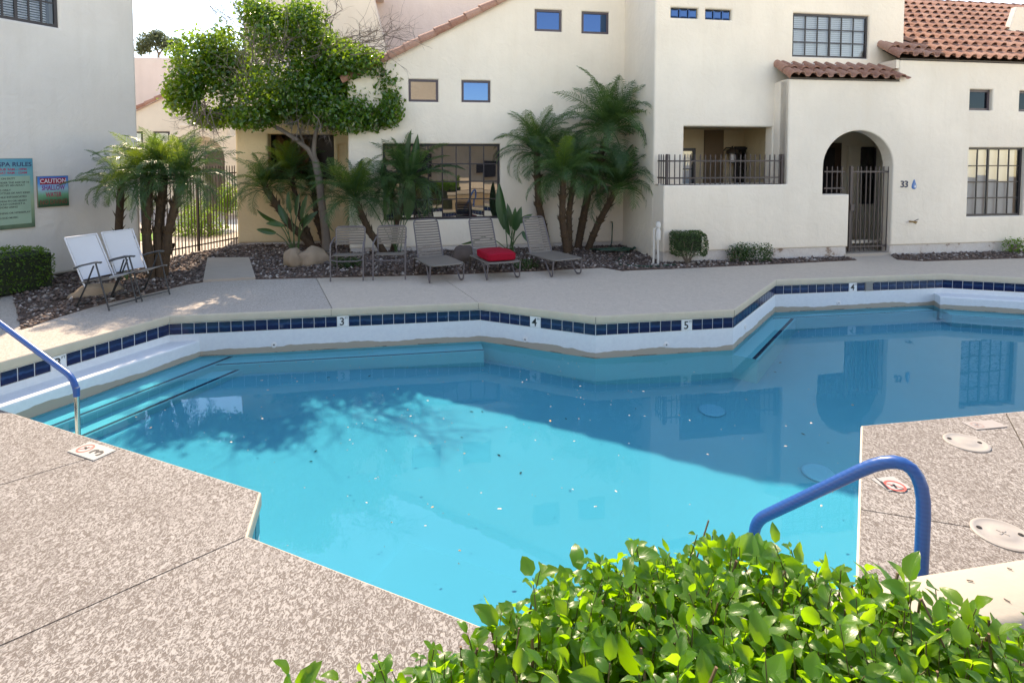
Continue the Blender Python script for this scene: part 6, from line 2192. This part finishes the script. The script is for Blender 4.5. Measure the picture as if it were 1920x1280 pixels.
stems = MB(); M_WOOD = plain('hedge_wood', (.20, .12, .075), .85, .3, 40)
tries = 0; nst = 0
while nst < 880 and tries < 20000:
    tries += 1
    x, y = RNG.uniform(-.6, 1.75), RNG.uniform(.88, 1.75)
    if not inside((x, y), TOP): continue
    ed = edge_dist(x, y)
    zt_ = ZH + RNG.normal(0, .022) - .10 * math.exp(-ed / .07) - (.05 if x < -.05 else 0) * 1.0
    kind = RNG.random()
    if kind < .10: zt_ += RNG.uniform(.03, .085)       # a new shoot standing proud
    base_ = Vector((x + RNG.normal(0, .07), y + RNG.normal(0, .07), zt_ - RNG.uniform(.26, .36)))
    topp = Vector((x, y, zt_)); d = (topp - base_).normalized()
    bare = RNG.random() < .12
    r_ = RNG.uniform(.0022, .0042) if bare else RNG.uniform(.0014, .0026)
    mid = base_.lerp(topp, .5) + Vector(RNG.normal(0, .012, 3))
    if bare: MB().tube([base_, mid, topp], [r_ * 1.15, r_, r_ * .95], 6, True).build('cut_stem', M_WOOD, hedge)
    else: stems.tube([base_, mid, topp], [r_ * 1.15, r_, r_ * .6], 5, True)
    nst += 1
    nn_ = RNG.integers(9, 15); young = RNG.random() < .10
    for k in range(nn_):
        s = 1 - (k / nn_) * .95
        if bare and k < 2: continue
        p = base_.lerp(topp, s) if s < .5 else mid.lerp(topp, (s - .5) * 2)
        a = k * 1.571 + RNG.normal(0, .45) + nst
        el = RNG.uniform(-.25, .75) + (.35 if k < 3 else 0)
        dr_ = Vector((math.cos(a) * math.cos(el), math.sin(a) * math.cos(el), math.sin(el)))
        upv = (Vector((0, 0, 1)) + Vector(RNG.normal(0, .38, 3))); sv = upv.cross(dr_).normalized(); uv_ = dr_.cross(sv)
        sc = RNG.choice([RNG.uniform(.45, .9), RNG.uniform(.7, 1.15), RNG.uniform(1.0, 1.5)], p=[.34, .42, .24]) * (.7 if (k < 2 or young) else 1.0)
        M_ = np.array(((dr_.x, sv.x, uv_.x), (dr_.y, sv.y, uv_.y), (dr_.z, sv.z, uv_.z))) * sc
        items.append((M_, np.array(p + dr_ * .006), RNG.integers(0, 6), 1 if (young or (k < 2 and RNG.random() < .35)) else 0, sc))
o = stems.build('stem', plain('hedge_stem', (.12, .10, .035), .7, .3, 30), hedge); o['kind'] = 'stuff'
# the 300 leaves that show largest are objects, the rest one mass
cp = np.array(CAMP)


def shown(it):
    p = it[1]; y = p[1]
    if y < .3: return 0
    px_ = 960 + FPX * p[0] / y; py_ = 290 - FPX * (p[2] - CAMH) / y
    if not (-10 < px_ < 1930 and py_ < 1290): return 0
    return it[4] * 1000 / y + (p[2] - ZH) * 1200


items.sort(key=shown, reverse=True)
meshes = {(k, yv): leaf_mesh_obj('leaf', *LV[k][:3], M_HL[yv]) for k in range(6) for yv in (0, 1)}
hbn = np.array(hb)
for M_, p, k, yv, sc in items[:295]:
    Mx = Matrix([[*M_[i], p[i]] for i in range(3)] + [[0, 0, 0, 1]])
    link('leaf', meshes[(k, yv)], hedge, None, Mx)
for yv in (0, 1):
    V, Fc, UV = [], [], []
    for M_, p, k, y2, sc in items[295:]:
        if y2 != yv: continue
        b = len(V) * 35; V.append(LV[k][0] @ M_.T + p - hbn); Fc += [tuple(i + b for i in f) for f in LV[k][1]]; UV += LV[k][2]
    o = link('foliage', leaf_mesh_obj('foliage', np.concatenate(V), Fc, UV, M_HL[yv]), hedge); o['kind'] = 'stuff'
mb = MB(); mb.prism([(x * .97 + .01, y - .10) for x, y in TOP], .0, .72); mb.build('shade_mass', plain('hedge_shade', (.03, .04, .015), .95, .4, 25), hedge)  # solid dark filler, shade between the leaves given as colour
print('hedge leaves', len(items))
